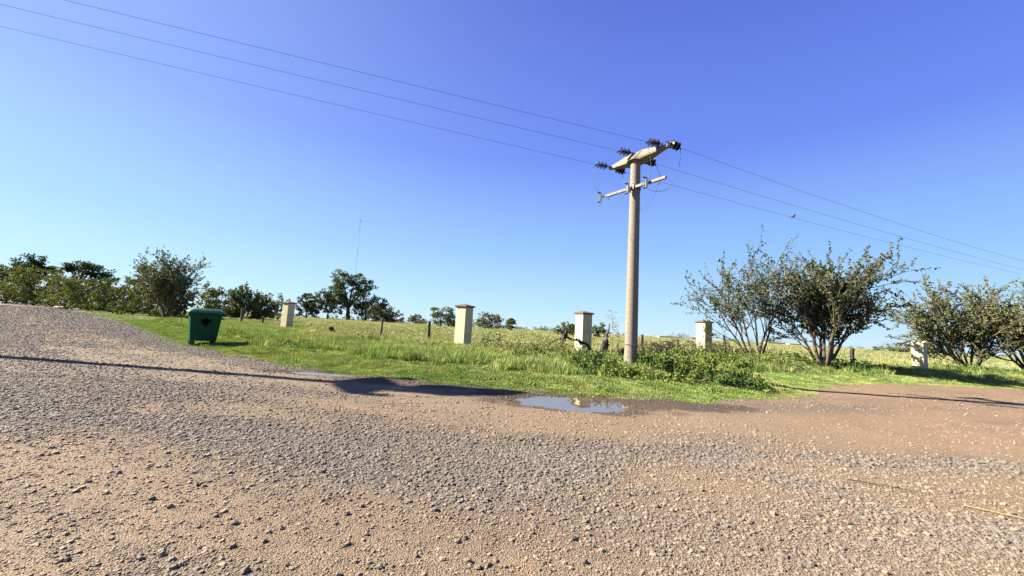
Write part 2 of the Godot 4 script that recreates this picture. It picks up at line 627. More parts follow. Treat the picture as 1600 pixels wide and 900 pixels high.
func wetness(x: float, d: float) -> float:
	var wet := 0.0
	for m in [[1.5, 8.35, 2.3, 1.2], [3.7, 8.6, 1.9, 0.75], [-4.6, 10.3, 2.0, 0.6], [-1.7, 9.45, 2.9, 0.6]]:
		var q: float = pow((x - m[0]) / m[2], 2) + pow((d - m[1]) / m[3], 2)
		if q < 2.5:
			wet = maxf(wet, 1.0 - smoothstep(0.55, 1.15, q + 0.45 * n_mid.get_noise_2d(x * 2.0, d * 3.0) + 0.2 * n_hi.get_noise_2d(x, d)))
	return wet

func road_color(x: float, d: float, s: float) -> Color:
	var g := gravel(x, d)
	var tan_ := Vector3(0.255, 0.197, 0.135).lerp(Vector3(0.295, 0.205, 0.13), smoothstep(2.0, 12.0, x))
	var c := tan_.lerp(Vector3(0.13, 0.108, 0.09), g * 0.85)
	c *= 1.0 + 0.14 * n_patch.get_noise_2d(x * 2.1 + 50, d * 2.1) + 0.10 * n_hi.get_noise_2d(x, d)
	var wet := wetness(x, d)      # mud round the puddles
	c = c.lerp(Vector3(0.06, 0.039, 0.026), wet * 0.92)
	return Color(c.x, c.y, c.z)

func field_color(x: float, d: float, s: float) -> Color:
	var p := n_patch.get_noise_2d(x * 0.5, d * 0.5)
	var q := n_low.get_noise_2d(x * 0.8, d * 0.8)
	var near := Vector3(0.15, 0.16, 0.07).lerp(Vector3(0.22, 0.27, 0.09), smoothstep(22.0, 40.0, d) * (1.0 - smoothstep(10.0, 18.0, s)))
	var far := Vector3(0.245, 0.256, 0.118) + Vector3(0.05, 0.03, 0.01) * p + Vector3(0.03, 0.015, 0.0) * q
	var c := near.lerp(far, smoothstep(25.0, 90.0, d) * smoothstep(8.0, 18.0, s))
	c *= 1.0 + 0.2 * n_mid.get_noise_2d(x * 0.7, d * 0.7)
	if s < 0.5:
		var r := road_color(x, d, s)
		c = Vector3(r.r, r.g, r.b).lerp(c, smoothstep(0.0, 0.5, s + 0.2 * n_hi.get_noise_2d(x, d)))
	return Color(c.x, c.y, c.z)

func ground() -> void:
	var xs := spread(-3200.0, -15.0, 16.0, 3200.0, 0.12, 1.08)
	var ds := spread(-300.0, 1.6, 13.0, 4200.0, 0.1, 1.06)
	var nx := xs.size()
	var nd := ds.size()
	var hs := PackedFloat32Array()
	var ss := PackedFloat32Array()
	hs.resize(nx * nd)
	ss.resize(nx * nd)
	for j in nd:
		for i in nx:
			var s := side(xs[i], ds[j])
			ss[j * nx + i] = s
			hs[j * nx + i] = hgt(xs[i], ds[j], s)
	for which in 2:
		var b := fresh()
		var at := PackedInt32Array()
		at.resize(nx * nd)
		at.fill(-1)
		for j in nd - 1:
			for i in nx - 1:
				var k := j * nx + i
				var mid := (ss[k] + ss[k + 1] + ss[k + nx] + ss[k + nx + 1]) * 0.25
				if (mid > 0.0) != (which == 1):
					continue
				for q in [k, k + 1, k + nx, k + nx + 1]:
					if at[q] < 0:
						at[q] = b.v.size()
						var x := xs[q % nx]
						var d := ds[q / nx]
						b.v.append(v(x, hs[q], d))
						var ia: int = maxi(q % nx - 1, 0)
						var ib: int = mini(q % nx + 1, nx - 1)
						var ja: int = maxi(q / nx - 1, 0)
						var jb: int = mini(q / nx + 1, nd - 1)
						var row: int = q / nx
						var gx := (hs[row * nx + ib] - hs[row * nx + ia]) / (xs[ib] - xs[ia])
						var gd := (hs[jb * nx + q % nx] - hs[ja * nx + q % nx]) / (ds[jb] - ds[ja])
						b.n.append(Vector3(-gx, 1.0, gd).normalized())
						b.c.append(road_color(x, d, ss[q]) if which == 0 else field_color(x, d, ss[q]))
				var k00 := at[k]
				var k10 := at[k + 1]
				var k01 := at[k + nx]
				var k11 := at[k + nx + 1]
				b.i.append_array(PackedInt32Array([k00, k01, k10, k10, k01, k11]))
		var o := part("road" if which == 0 else "field", finish(b), M.dirt if which == 0 else M.soil, self)
		o.set_meta("kind", "structure")
		o.set_meta("label", "wide dirt and gravel road crossing the foreground" if which == 0 else "grass verge and flat pasture reaching to the horizon")

func water() -> void:
	var names := ["large shallow puddle mirroring a cream pillar beside the verge", "narrow bright puddle along the verge edge left of centre", "thin sliver of puddle between the two larger ones"]
	for k in PUDDLES.size():
		var p: Array = PUDDLES[k]
		var b := fresh()
		b.v.append(v(p[0], WATER_Y, p[1])); b.n.append(Vector3.UP)
		for j in 40:
			var a := TAU * j / 40
			b.v.append(v(p[0] + cos(a) * p[2] * 1.45, WATER_Y, p[1] + sin(a) * p[3] * 1.45)); b.n.append(Vector3.UP)
		for j in 40:
			b.i.append_array(PackedInt32Array([0, 1 + (j + 1) % 40, 1 + j]))
		var o := part("puddle_water", finish(b), M.water, self)
		o.set_meta("kind", "structure")
		o.set_meta("label", names[k])

# ---------- poles and wires ----------
func arm_mesh(half: float) -> ArrayMesh:    # tapered concrete crossarm along x, top at y 0.16
	var b := fresh()
	var secs := [[-1.0, 0.07, 0.055], [-0.86, 0.085, 0.075], [-0.22, 0.25, 0.19], [-0.12, 0.33, 0.15], [0.12, 0.33, 0.15], [0.22, 0.25, 0.19], [0.86, 0.085, 0.075], [1.0, 0.07, 0.055]]
	for s in secs:
		var x: float = s[0] * half
		var w: float = s[1]
		var t: float = s[2]
		for q in [Vector2(-w * 0.3, t), Vector2(w * 0.3, t), Vector2(w, -t * 0.55), Vector2(w * 0.96, -t), Vector2(-w * 0.96, -t), Vector2(-w, -t * 0.55)]:
			b.v.append(Vector3(x, q.y, q.x))
	for k in secs.size() - 1:
		for j in 6:
			var p := k * 6 + j
			var q := k * 6 + (j + 1) % 6
			b.i.append_array(PackedInt32Array([p, p + 6, q, q, p + 6, q + 6]))
	for e in [0, secs.size() - 1]:
		var c: int = b.v.size()
		b.v.append(Vector3(secs[e][0] * half, 0, 0))
		for j in 6:
			var p: int = e * 6 + j
			var q: int = e * 6 + (j + 1) % 6
			b.i.append_array(PackedInt32Array([c, p, q] if e == 0 else [c, q, p]))
	return smooth(b, 20.0)

func insulator(parent: Node3D, from: Vector3, to: Vector3) -> void:   # a string of brown discs between two points
	var d := (to - from).normalized()
	var n := from.distance_to(to)
	var o := part("insulator_string", rod(from, to, 0.018, 6), M.dark_steel, parent)
	for k in 3:
		var at := from + d * n * (0.28 + 0.25 * k)
		var disc := part("disc", lathe([[0.02, -0.055], [0.062, -0.05], [0.068, -0.005], [0.13, 0.014], [0.142, 0.036], [0.125, 0.042], [0.05, 0.036], [0.02, 0.04]], 14), M.ceramic, o, at)
		disc.basis = Basis(Quaternion(Vector3.UP, d))
	part("clamp", rod(to - d * 0.02, to + d * 0.05 + Vector3.DOWN * 0.07, 0.022, 6), M.dark_steel, o)

func hang(a: Vector3, c: Vector3, b: Vector3, r: float) -> ArrayMesh:   # a loose loop through a control point
	var pts := []
	var rad := []
	for k in 15:
		var t := k / 14.0
		pts.append(a.lerp(c, t).lerp(c.lerp(b, t), t))
		rad.append(r)
	var m := fresh()
	tube(m, pts, rad, 5)
	return finish(m)

const POLE := Vector3(4.1, 0.14, -13.0)

func utility_pole() -> void:
	var o := thing("utility_pole", "tall round concrete utility pole with tapered crossarm standing in the weeds by the puddle", "pole", POLE)
	var prof := []
	for k in 15:
		var t := k / 14.0
		prof.append([lerpf(0.218, 0.165, t) + (0.012 * sin(k * 2.1) if k < 2 else 0.0), -0.3 + t * 7.72])
	prof.append([0.001, 7.421])
	part("shaft", lathe(prof, 28), M.concrete, o)
	# main crossarm: near right to far left
	var turn := atan2(1.9, 1.3)     # the arm's +x end points right and towards the road
	var arm := Node3D.new()
	var am := part("crossarm", arm_mesh(1.22), M.concrete, o, Vector3(0.04, 7.50, 0))
	am.rotation.y = -turn
	am.rotate(Vector3(1.9, 0, -1.3).normalized(), 0.0)
	arm.free()
	var ax := Vector3(1.3, 0, 1.9).normalized()     # along the arm, to the near right
	var wl := (Vector3(-19.1, 0, -10.6) - Vector3(4.1, 0, -13.0)).normalized()
	var wr := (Vector3(45, 0, -28) - Vector3(4.1, 0, -13.0)).normalized()
	var top := Vector3(0.04, 7.60, 0)
	# left strings sit on the top face, right ones hang just below it
	for k in [[1.0, 0.03, 0.0], [-0.02, 0.06, 0.14], [-1.18, -0.05, 0.06]]:
		var a: Vector3 = top + ax * k[0] + Vector3.UP * k[1] + wl * k[2]
		insulator(o, a, a + wl * 0.52 + Vector3.UP * 0.03)
		left_ends.append(POLE + a + wl * 0.52 + Vector3.UP * 0.03)
		part("bolt", rod(a + Vector3.DOWN * 0.10, a + Vector3.UP * 0.04, 0.025, 6), M.steel, o)
	for k in [[1.2, 0.02, 0.0], [0.06, -0.12, 0.22], [-1.1, -0.10, 0.04]]:
		var a: Vector3 = top + ax * k[0] + Vector3.UP * k[1] + wr * k[2]
		insulator(o, a, a + wr * 0.50 + Vector3.DOWN * 0.06)
		right_ends.append(POLE + a + wr * 0.50 + Vector3.DOWN * 0.06)
		part("bolt", rod(a + Vector3.DOWN * 0.02 - wr * 0.1, a + Vector3.UP * 0.05, 0.025, 6), M.steel, o)
	# lower crossarm: pale bar strapped to the near-left side of the shaft
	var low := Vector3(-0.13, 6.30, 0.13)
	var bar := part("lower_crossarm", box(Vector3(2.5, 0.10, 0.085), 0.012), M.concrete_pale, o, low + ax * 0.05)
	bar.rotation.y = -turn
	for k in [-1.1, -0.85, -0.6, -0.35, 0.5, 0.75, 1.15]:
		part("bolt", rod(low + ax * k + Vector3(-0.02, 0.05, 0.0), low + ax * k + Vector3(-0.07, 0.05, -0.03), 0.018, 6), M.dark_steel, bar).transform = bar.transform.affine_inverse() * Transform3D()
	for k in [-0.14, 0.12]:
		part("strap", rod(low + ax * k + Vector3(-0.07, -0.03, 0.02), low + ax * k + Vector3(-0.07, 0.15, 0.02), 0.022, 6), M.steel, o)
	var band := part("clamp_band", lathe([[0.19, -0.05], [0.197, -0.05], [0.197, 0.05], [0.19, 0.05]], 20), M.dark_steel, o, Vector3(0, 6.36, 0))
	band.name = "clamp_band"
	# fuse cutouts hung on the bar
	for k in [-1.27, -0.02, 0.72]:
		var at: Vector3 = low + ax * k + Vector3(-0.13, 0.02, 0.02)
		var f := part("fuse_cutout", lathe([[0.015, -0.17], [0.035, -0.16], [0.05, -0.10], [0.036, -0.08], [0.05, -0.03], [0.036, 0.0], [0.05, 0.04], [0.036, 0.07], [0.045, 0.12], [0.015, 0.16]], 10), M.porcelain, o, at)
		part("fuse_tube", rod(Vector3(-0.10, -0.2, 0.02), Vector3(-0.07, 0.16, 0.02), 0.016, 6), M.dark_steel, f)
		part("bracket", rod(Vector3(0.0, 0.17, 0.0), Vector3(-0.14, 0.17, 0.02), 0.02, 6), M.dark_steel, f)
		part("bracket", rod(Vector3(0.0, -0.17, 0.0), Vector3(-0.12, -0.21, 0.02), 0.02, 6), M.dark_steel, f)
		part("bracket", rod(Vector3(0.0, 0.02, 0.0), Vector3(0.13, 0.02, 0.0), 0.022, 6), M.steel, f)
	for k in [-1.05, 0.55, 1.05]:
		part("bracket", rod(low + ax * k, low + ax * k + Vector3(-0.03, -0.12, 0.02), 0.02, 6), M.dark_steel, o)
	# jumper loops
	var j1: Vector3 = top + ax * -1.18 + wl * 0.55
	part("jumper_wire", hang(j1, j1 + Vector3(-0.25, -0.8, 0), low + ax * -1.27 + Vector3(-0.2, 0.18, 0.02), 0.007), M.wire, o)
	part("jumper_wire", hang(low + ax * -1.27 + Vector3(-0.2, -0.18, 0), low + ax * -0.9 + Vector3(0, -0.75, 0), low + ax * -0.3 + Vector3(0, -0.05, 0), 0.007), M.wire, o)
	part("jumper_wire", hang(top + ax * 1.2 + wr * 0.55 + Vector3.DOWN * 0.1, top + ax * 1.25 + wr * 0.45 + Vector3.DOWN * 1.9, low + ax * 0.72 + Vector3(-0.1, -0.2, 0), 0.007), M.wire, o)
	part("jumper_wire", hang(top + ax * 0.06 + wr * 0.75 + Vector3.DOWN * 0.2, top + ax * 0.3 + wr * 0.9 + Vector3.DOWN * 0.9, low + ax * 0.9, 0.007), M.wire, o)
	part("jumper_wire", hang(top + ax * 1.0 + wl * 0.5, top + ax * 0.9 + wl * 0.2 + Vector3.DOWN * 0.9, low + ax * 0.7 + Vector3(0, 0.2, 0), 0.007), M.wire, o)
	part("jumper_wire", hang(top + ax * -1.1 + wr * 0.5 + Vector3.DOWN * 0.15, top + ax * -0.7 + Vector3.DOWN * 0.9, low + Vector3(0, 0.2, 0), 0.007), M.wire, o)
	part("jumper_wire", hang(low + ax * 1.0 + Vector3.DOWN * 0.1, low + ax * 0.9 + Vector3.DOWN * 0.7, Vector3(0.15, 5.6, 0.1), 0.007), M.wire, o)
	# tie wire round the foot
	part("tie_wire", lathe([[0.232, -0.008], [0.24, 0.0], [0.232, 0.008]], 20), M.steel, o, Vector3(0, 0.98, 0))

# The next pole of the line stands left of the picture; only its shadow falls into it.
const POLE2 := Vector3(-19.1, 0.0, -10.6)

func far_pole() -> void:
	var o := thing("utility_pole", "taller concrete utility pole outside the left edge whose shadow crosses the road", "pole", POLE2)
	var prof := []
	for k in 10:
		var t := k / 9.0
		prof.append([lerpf(0.24, 0.15, t), -0.3 + t * 12.0])
	prof.append([0.001, 11.71])
	part("shaft", lathe(prof, 20), M.concrete, o)
	var a := part("crossarm", arm_mesh(1.15), M.concrete, o, Vector3(0, 10.45, 0))
	a.rotation.y = PI / 2 + 0.1
	a.scale = Vector3(1, 2.0, 1.2)
	var c := part("crossarm", arm_mesh(1.25), M.concrete, o, Vector3(0.15, 11.75, 0))
	c.rotation.y = 0.28
	c.scale = Vector3(1.1, 2.4, 2.0)
	for k in [-1.1, 0.0, 1.1]:
		insulator(o, Vector3(0.1, 10.55, k), Vector3(0.6, 10.5, k))

func wire(a: Vector3, b: Vector3, curve_a: float, curve_b: float, label: String) -> void:   # height = a.y + curve_a * t + curve_b * t * t
	var pts := []
	var rad := []
	for k in 41:
		var t := k / 40.0
		var p := a.lerp(b, t)
		p.y = a.y + curve_a * t + curve_b * t * t
		pts.append(p)
		rad.append(0.0052)
	var m := fresh()
	tube(m, pts, rad, 5)
	var o := part("power_line", finish(m), M.wire, self)
	tag(o, label, "power line", "power lines on the utility pole")

func wires() -> void:
	var ends := [Vector3(-18.5, 10.68, -9.5), Vector3(-18.5, 10.68, -10.6), Vector3(-18.5, 10.52, -11.7)]
	var froms: Array = left_ends
	var names := ["highest of the three wires running left from the pole", "middle of the three wires running left from the pole", "lowest of the three wires running left from the pole"]
	for k in 3:
		var dy: float = ends[k].y - froms[k].y
		wire(froms[k], ends[k], dy - 0.06, 0.06, names[k])
	names = ["highest of the three wires running right from the pole", "middle of the three wires running right from the pole", "lowest of the three wires running right from the pole, a bird on it"]
	wire(right_ends[0], v(45, 0, 27), -3.18, 2.18, names[0])
	wire(right_ends[1], v(45, 0, 28), -2.20, 1.09, names[1])
	wire(right_ends[2], v(45, 0, 29), -2.02, 1.215, names[2])
	# the bird on the lowest wire
	var t := 0.215
	var at: Vector3 = (right_ends[2] as Vector3).lerp(v(45, 0, 29), t)
	at.y = right_ends[2].y - 2.02 * t + 1.215 * t * t
	var o := thing("bird", "small dark bird perched on the lowest wire right of the pole", "bird", at, 0.4)
	var b := fresh()
	tube(b, [Vector3(-0.12, 0.03, 0), Vector3(-0.07, 0.05, 0), Vector3(-0.02, 0.075, 0), Vector3(0.03, 0.115, 0), Vector3(0.055, 0.15, 0), Vector3(0.075, 0.175, 0), Vector3(0.10, 0.18, 0), Vector3(0.13, 0.175, 0)], [0.006, 0.02, 0.045, 0.052, 0.04, 0.03, 0.022, 0.003], 9)
	part("body", finish(b), M.feather, o)
	part("tail", box(Vector3(0.15, 0.012, 0.035), 0.003), M.feather, o, Vector3(-0.15, 0.015, 0))
	for s in [-0.02, 0.02]:
		part("leg", rod(Vector3(0.01, 0.0, s), Vector3(0.01, 0.08, s), 0.005, 5), M.feather, o)

# ---------- the waste container ----------
func container() -> void:
	var o := thing("waste_container", "green wheeled plastic waste container with lid at the verge edge", "waste container", v(-12.6, ground_y(-12.6, 16.0), 16.0), deg_to_rad(45.0))
	var body := part("body", loft([[0.17, 1.02, 0.74, 0.10], [0.20, 1.06, 0.78, 0.11], [0.55, 1.14, 0.85, 0.12], [1.12, 1.27, 0.96, 0.12], [1.13, 1.34, 1.02, 0.12], [1.20, 1.34, 1.02, 0.12]], 5), M.green, o)
	# raised ribs that flare towards the foot
	for s in [-1.0, 1.0]:
		var rb := fresh()
		tube(rb, [Vector3(s * 0.22, 0.98, 0.465), Vector3(s * 0.27, 0.6, 0.43), Vector3(s * 0.36, 0.24, 0.395)], [0.018, 0.026, 0.03], 6)
		part("rib", finish(rb), M.green, body)
		part("trunnion", rod(Vector3(s * 0.66, 1.05, 0), Vector3(s * 0.78, 1.05, 0), 0.035, 10), M.green, o)
		part("lift_rail", rod(Vector3(s * 0.68, 1.17, -0.45), Vector3(s * 0.68, 1.17, 0.45), 0.03, 8), M.green, o)
	part("rim", loft([[1.19, 1.40, 1.07, 0.13], [1.205, 1.43, 1.10, 0.14], [1.25, 1.43, 1.10, 0.14], [1.26, 1.40, 1.07, 0.13]], 5), M.green, o)
	var lid := part("lid", loft([[1.262, 1.44, 1.10, 0.14], [1.275, 1.47, 1.13, 0.15], [1.31, 1.47, 1.13, 0.15], [1.345, 1.42, 1.08, 0.16], [1.36, 1.34, 1.0, 0.16], [1.42, 1.12, 0.78, 0.20], [1.435, 0.9, 0.55, 0.2]], 5), M.green_lid, o)
	part("grip", rod(Vector3(-0.30, 1.29, 0.595), Vector3(0.30, 1.29, 0.595), 0.022, 8), M.green_lid, lid)
	var hd := fresh()
	tube(hd, [Vector3(0.72, 1.30, 0.42), Vector3(0.80, 1.29, 0.36), Vector3(0.80, 1.29, -0.36), Vector3(0.72, 1.30, -0.42)], [0.03, 0.03, 0.03, 0.03], 7)
	part("grip", finish(hd), M.green_lid, lid)
	# the worn black stencil on the front: three lobes and a drip
	var st := fresh()
	for q in [[0.0, 0.9, 0.13, 0.12], [-0.11, 0.96, 0.10, 0.06], [0.11, 0.95, 0.10, 0.055], [0.0, 1.02, 0.06, 0.06], [0.01, 0.80, 0.06, 0.07], [-0.08, 0.86, 0.07, 0.05]]:
		var c: int = st.v.size()
		var z0: float = 0.487 + 0.0032 * len(st.v) / 20.0
		var tilt := func(y: float) -> float: return z0 + (y - 1.12) * 0.097
		st.v.append(Vector3(q[0], q[1], tilt.call(q[1])))
		for j in 12:
			var a := TAU * j / 12
			var w := 1.0 + 0.25 * sin(a * 3 + q[0] * 40)
			var y: float = q[1] + sin(a) * q[3] * w
			st.v.append(Vector3(q[0] + cos(a) * q[2] * w, y, tilt.call(y)))
		for j in 12:
			st.i.append_array(PackedInt32Array([c, c + 1 + (j + 1) % 12, c + 1 + j]))
	part("stencil", finish(st), M.black, o)
	for sx in [-0.42, 0.42]:
		for sz in [-0.3, 0.3]:
			var w := part("castor", lathe([[0.02, -0.03], [0.085, -0.03], [0.1, -0.02], [0.1, 0.02], [0.085, 0.03], [0.02, 0.03]], 16), M.rubber, o, Vector3(sx, 0.1, sz))
			w.rotation.x = PI / 2
			part("hub", lathe([[0.001, -0.036], [0.03, -0.036], [0.03, 0.036], [0.001, 0.036]], 10), M.steel, w)
			part("fork", box(Vector3(0.10, 0.14, 0.10), 0.01), M.dark_steel, o, Vector3(sx, 0.09, sz + (0.0 if sz > 0 else 0.0)) + Vector3(0.02, 0.0, 0) * 0.0)
	o.scale = Vector3(0.82, 1.03, 0.82)

# ---------- gate pillars ----------
func pillars() -> void:
	var rows := [
		[-18.43, 32.0, 2.20, 50.0, "smallest cream pillar with grey cap, farthest left behind the container"],
		[-2.42, 20.3, 2.20, 38.7, "cream square pillar with pyramid cap standing alone left of centre"],
		[3.97, 20.8, 2.20, 50.0, "cream pillar with grey cap just left of the utility pole"],
		[12.1, 24.0, 2.20, 38.0, "cream pillar with grey cap between the utility pole and the sparse tree"]]
	for r in rows:
		var yaw: float = atan2(-r[0], r[1]) - deg_to_rad(r[3])
		var o := thing("gate_pillar", r[4], "pillar", v(r[0], ground_y(r[0], r[1]) - 0.05, r[1]), yaw, "cream pillars along the field")
		part("shaft", box(Vector3(0.64, r[2] + 0.05, 0.64), 0.012), M.cream, o)
		part("cap", loft([[r[2] + 0.05, 0.66, 0.66, 0.01], [r[2] + 0.07, 0.78, 0.78, 0.01], [r[2] + 0.13, 0.79, 0.79, 0.012], [r[2] + 0.145, 0.76, 0.76, 0.012], [r[2] + 0.245, 0.04, 0.04, 0.01]], 2), M.cap, o)
	# the broken one at the right
	var px := 22.73
	var pd := 21.4
	var o2 := thing("gate_pillar", "capless cream pillar with broken top beside the bushy trees at right", "pillar", v(px, ground_y(px, pd) - 0.05, pd), atan2(-px, pd) - deg_to_rad(18.0), "cream pillars along the field")
	rng.seed = 91
	var b := fresh()
	var n := 7
	for y in [0.0, 0.9, 1.8]:
		for k in n * 4:
			var e := k / n
			var t: float = float(k % n) / n * 0.5 - 0.25
			var p: Vector2 = [Vector2(t, 0.25), Vector2(0.25, -t), Vector2(-t, -0.25), Vector2(-0.25, t)][e]
			b.v.append(Vector3(p.x, y + (rng.randf_range(-0.09, 0.07) if y > 1.5 else 0.0), p.y))
	var m := n * 4
	for k in 2:
		for j in m:
			var p := k * m + j
			var q := k * m + (j + 1) % m
			b.i.append_array(PackedInt32Array([p, p + m, q, q, p + m, q + m]))
	b.v.append(Vector3(0.05, 1.7, 0.02))
	for j in m:
		b.i.append_array(PackedInt32Array([2 * m + j, 3 * m, 2 * m + (j + 1) % m]))
	part("shaft", smooth(b, 25.0), M.cream, o2)

# ---------- posts ----------
func post(x: float, d: float, h: float, w: float, lean: Vector2, m: Material, label: String) -> void:
	rng.seed = int(absf(x) * 100) + 5
	var o := thing("fence_post", label, "fence post", v(x, ground_y(x, d), d), 0.0, "weathered fence posts along the pasture")
	var b := fresh()
	var pts := []
	var rad := []
	for k in 6:
		var t := k / 5.0
		pts.append(Vector3(lean.x * t + rng.randf_range(-1, 1) * 0.015, -0.15 + (h + 0.15) * t, lean.y * t + rng.randf_range(-1, 1) * 0.015))
		rad.append(w * 0.5 * rng.randf_range(0.85, 1.1))
	tube(b, pts, rad, 7)
	part("post", finish(b), m, o)
	var c := fresh()
	tube(c, [pts[5], pts[5] + Vector3(lean.x * 0.05 + 0.01, 0.05, 0)], [rad[5] * 0.9, rad[5] * 0.35], 6)
	part("splintered_top", finish(c), m, o)

func fence_posts() -> void:
	post(-24.98, 36.0, 1.55, 0.20, Vector2(-0.03, 0), M.wood, "grey fence post right of the container, in front of the bushes")
	post(-23.02, 36.0, 0.85, 0.16, Vector2(0.02, 0), M.wood_dark, "short dark post stub nearest the smallest pillar's left side")
	post(-25.2, 39.5, 0.9, 0.15, Vector2(0.02, 0), M.wood, "short grey stub between the grey post and the dark stub")
	post(-11.1, 25.0, 0.62, 0.3, Vector2(-0.42, 0.05), M.wood_dark, "thick dark post stump leaning left in the grass")
	post(-8.29, 25.0, 1.36, 0.16, Vector2(0.03, 0), M.wood, "slim grey fence post between the leaning stump and the dark post")
	post(-5.41, 26.0, 1.32, 0.20, Vector2(0.0, 0), M.wood_dark, "dark fence post a little left of the lone pillar")
	post(7.2, 21.0, 1.28, 0.19, Vector2(0.0, 0), M.wood, "brown fence post just right of the utility pole above the brambles")
	post(10.87, 25.0, 1.10, 0.17, Vector2(0.02, 0), M.wood, "short pale fence post halfway between utility pole and right pillar")
	post(13.01, 23.0, 1.5, 0.13, Vector2(-0.22, 0), M.wood_dark, "crooked dark stake leaning left beside the sparse tree")
	post(21.3, 24.0, 1.15, 0.24, Vector2(0.03, 0), M.char, "blackened post stub right of the large mulberry tree")
	post(-86.9, 75.0, 2.0, 0.42, Vector2(0.12, 0), M.white, "whitewashed post leaning at the foot of the left bushes")
	post(-120.3, 96.0, 1.6, 0.4, Vector2(0, 0), M.concrete_pale, "pale concrete post at the far left roadside")
	post(-113.5, 96.0, 1.5, 0.35, Vector2(0, 0), M.concrete_pale, "second pale concrete post from the far left road end")

# ---------- trees ----------
func near_trees() -> void:
	var P := {"levels": 3, "kids": [6, 5, 4], "t0": [0.3, 0.2, 0.15], "ang": 34.0, "ratio": 0.62, "up": 0.07, "wob": 0.16, "leaves": 11, "leaf": 0.12, "fluff": 0.04, "color": Color(0.068, 0.082, 0.044)}
	vase_tree("mulberry_tree", "sparse young tree with thin bare limbs right of the cream pillar", 13.8, 21.6, [[178, 26, 3.6, 0.07], [190, 46, 3.3, 0.055], [100, 10, 3.7, 0.075], [20, 20, 3.4, 0.06], [330, 12, 3.6, 0.065], [260, 20, 3.5, 0.06]], P.merged({"kids": [5, 4, 4], "t0": [0.38, 0.2, 0.15], "leaves": 12, "color": Color(0.075, 0.09, 0.048)}, true), "mulberry trees by the right road", 101)
	vase_tree("mulberry_tree", "largest leafy tree at right, dark spreading crown over several stems", 16.3, 20.0, [[180, 28, 3.5, 0.09], [90, 14, 3.5, 0.10], [0, 22, 3.4, 0.10], [8, 34, 2.9, 0.08], [300, 20, 3.4, 0.08], [240, 26, 3.4, 0.08], [340, 12, 3.7, 0.09]], P.merged({"kids": [6, 5, 4], "t0": [0.28, 0.18, 0.1], "ang": 36.0, "leaves": 24, "leaf": 0.125}, true), "mulberry trees by the right road", 102)
	vase_tree("mulberry_tree", "bushy tree with long upward shoots behind the broken pillar", 29.6, 24.8, [[180, 32, 3.2, 0.09], [190, 46, 2.9, 0.07], [90, 15, 3.3, 0.09], [330, 25, 3.2, 0.08], [260, 20, 3.1, 0.08], [180, 12, 3.5, 0.07], [0, 40, 3.0, 0.07]], P.merged({"kids": [6, 6, 4], "t0": [0.2, 0.15, 0.1], "leaves": 20, "ang": 36.0, "up": 0.07, "leaf": 0.125, "color": Color(0.092, 0.105, 0.056)}, true), "mulberry trees by the right road", 103)
	vase_tree("mulberry_tree", "bushy tree cut by the right edge with several pale trunks", 32.4, 23.8, [[180, 30, 3.3, 0.11], [90, 12, 3.4, 0.11], [20, 30, 3.4, 0.1], [300, 20, 3.3, 0.1], [240, 34, 3.2, 0.09], [140, 20, 3.4, 0.09], [190, 50, 3.0, 0.08]], P.merged({"kids": [6, 6, 4], "t0": [0.35, 0.2, 0.1], "leaves": 21, "ang": 38.0, "leaf": 0.125, "color": Color(0.095, 0.108, 0.056)}, true), "mulberry trees by the right road", 104)
	# left: the wispy tree behind the container
	vase_tree("roadside_tree", "tall wispy tree with pale stem standing behind the container", -41.0, 46.0, [[0, 8, 4.6, 0.12], [150, 20, 4.0, 0.10], [20, 24, 4.0, 0.10], [260, 18, 4.0, 0.1], [190, 36, 3.6, 0.08], [10, 42, 3.2, 0.07], [80, 15, 4.2, 0.09]], P.merged({"kids": [6, 6, 4], "leaves": 9, "leaf": 0.22, "ang": 36.0, "color": Color(0.095, 0.11, 0.058)}, true), "", 105)

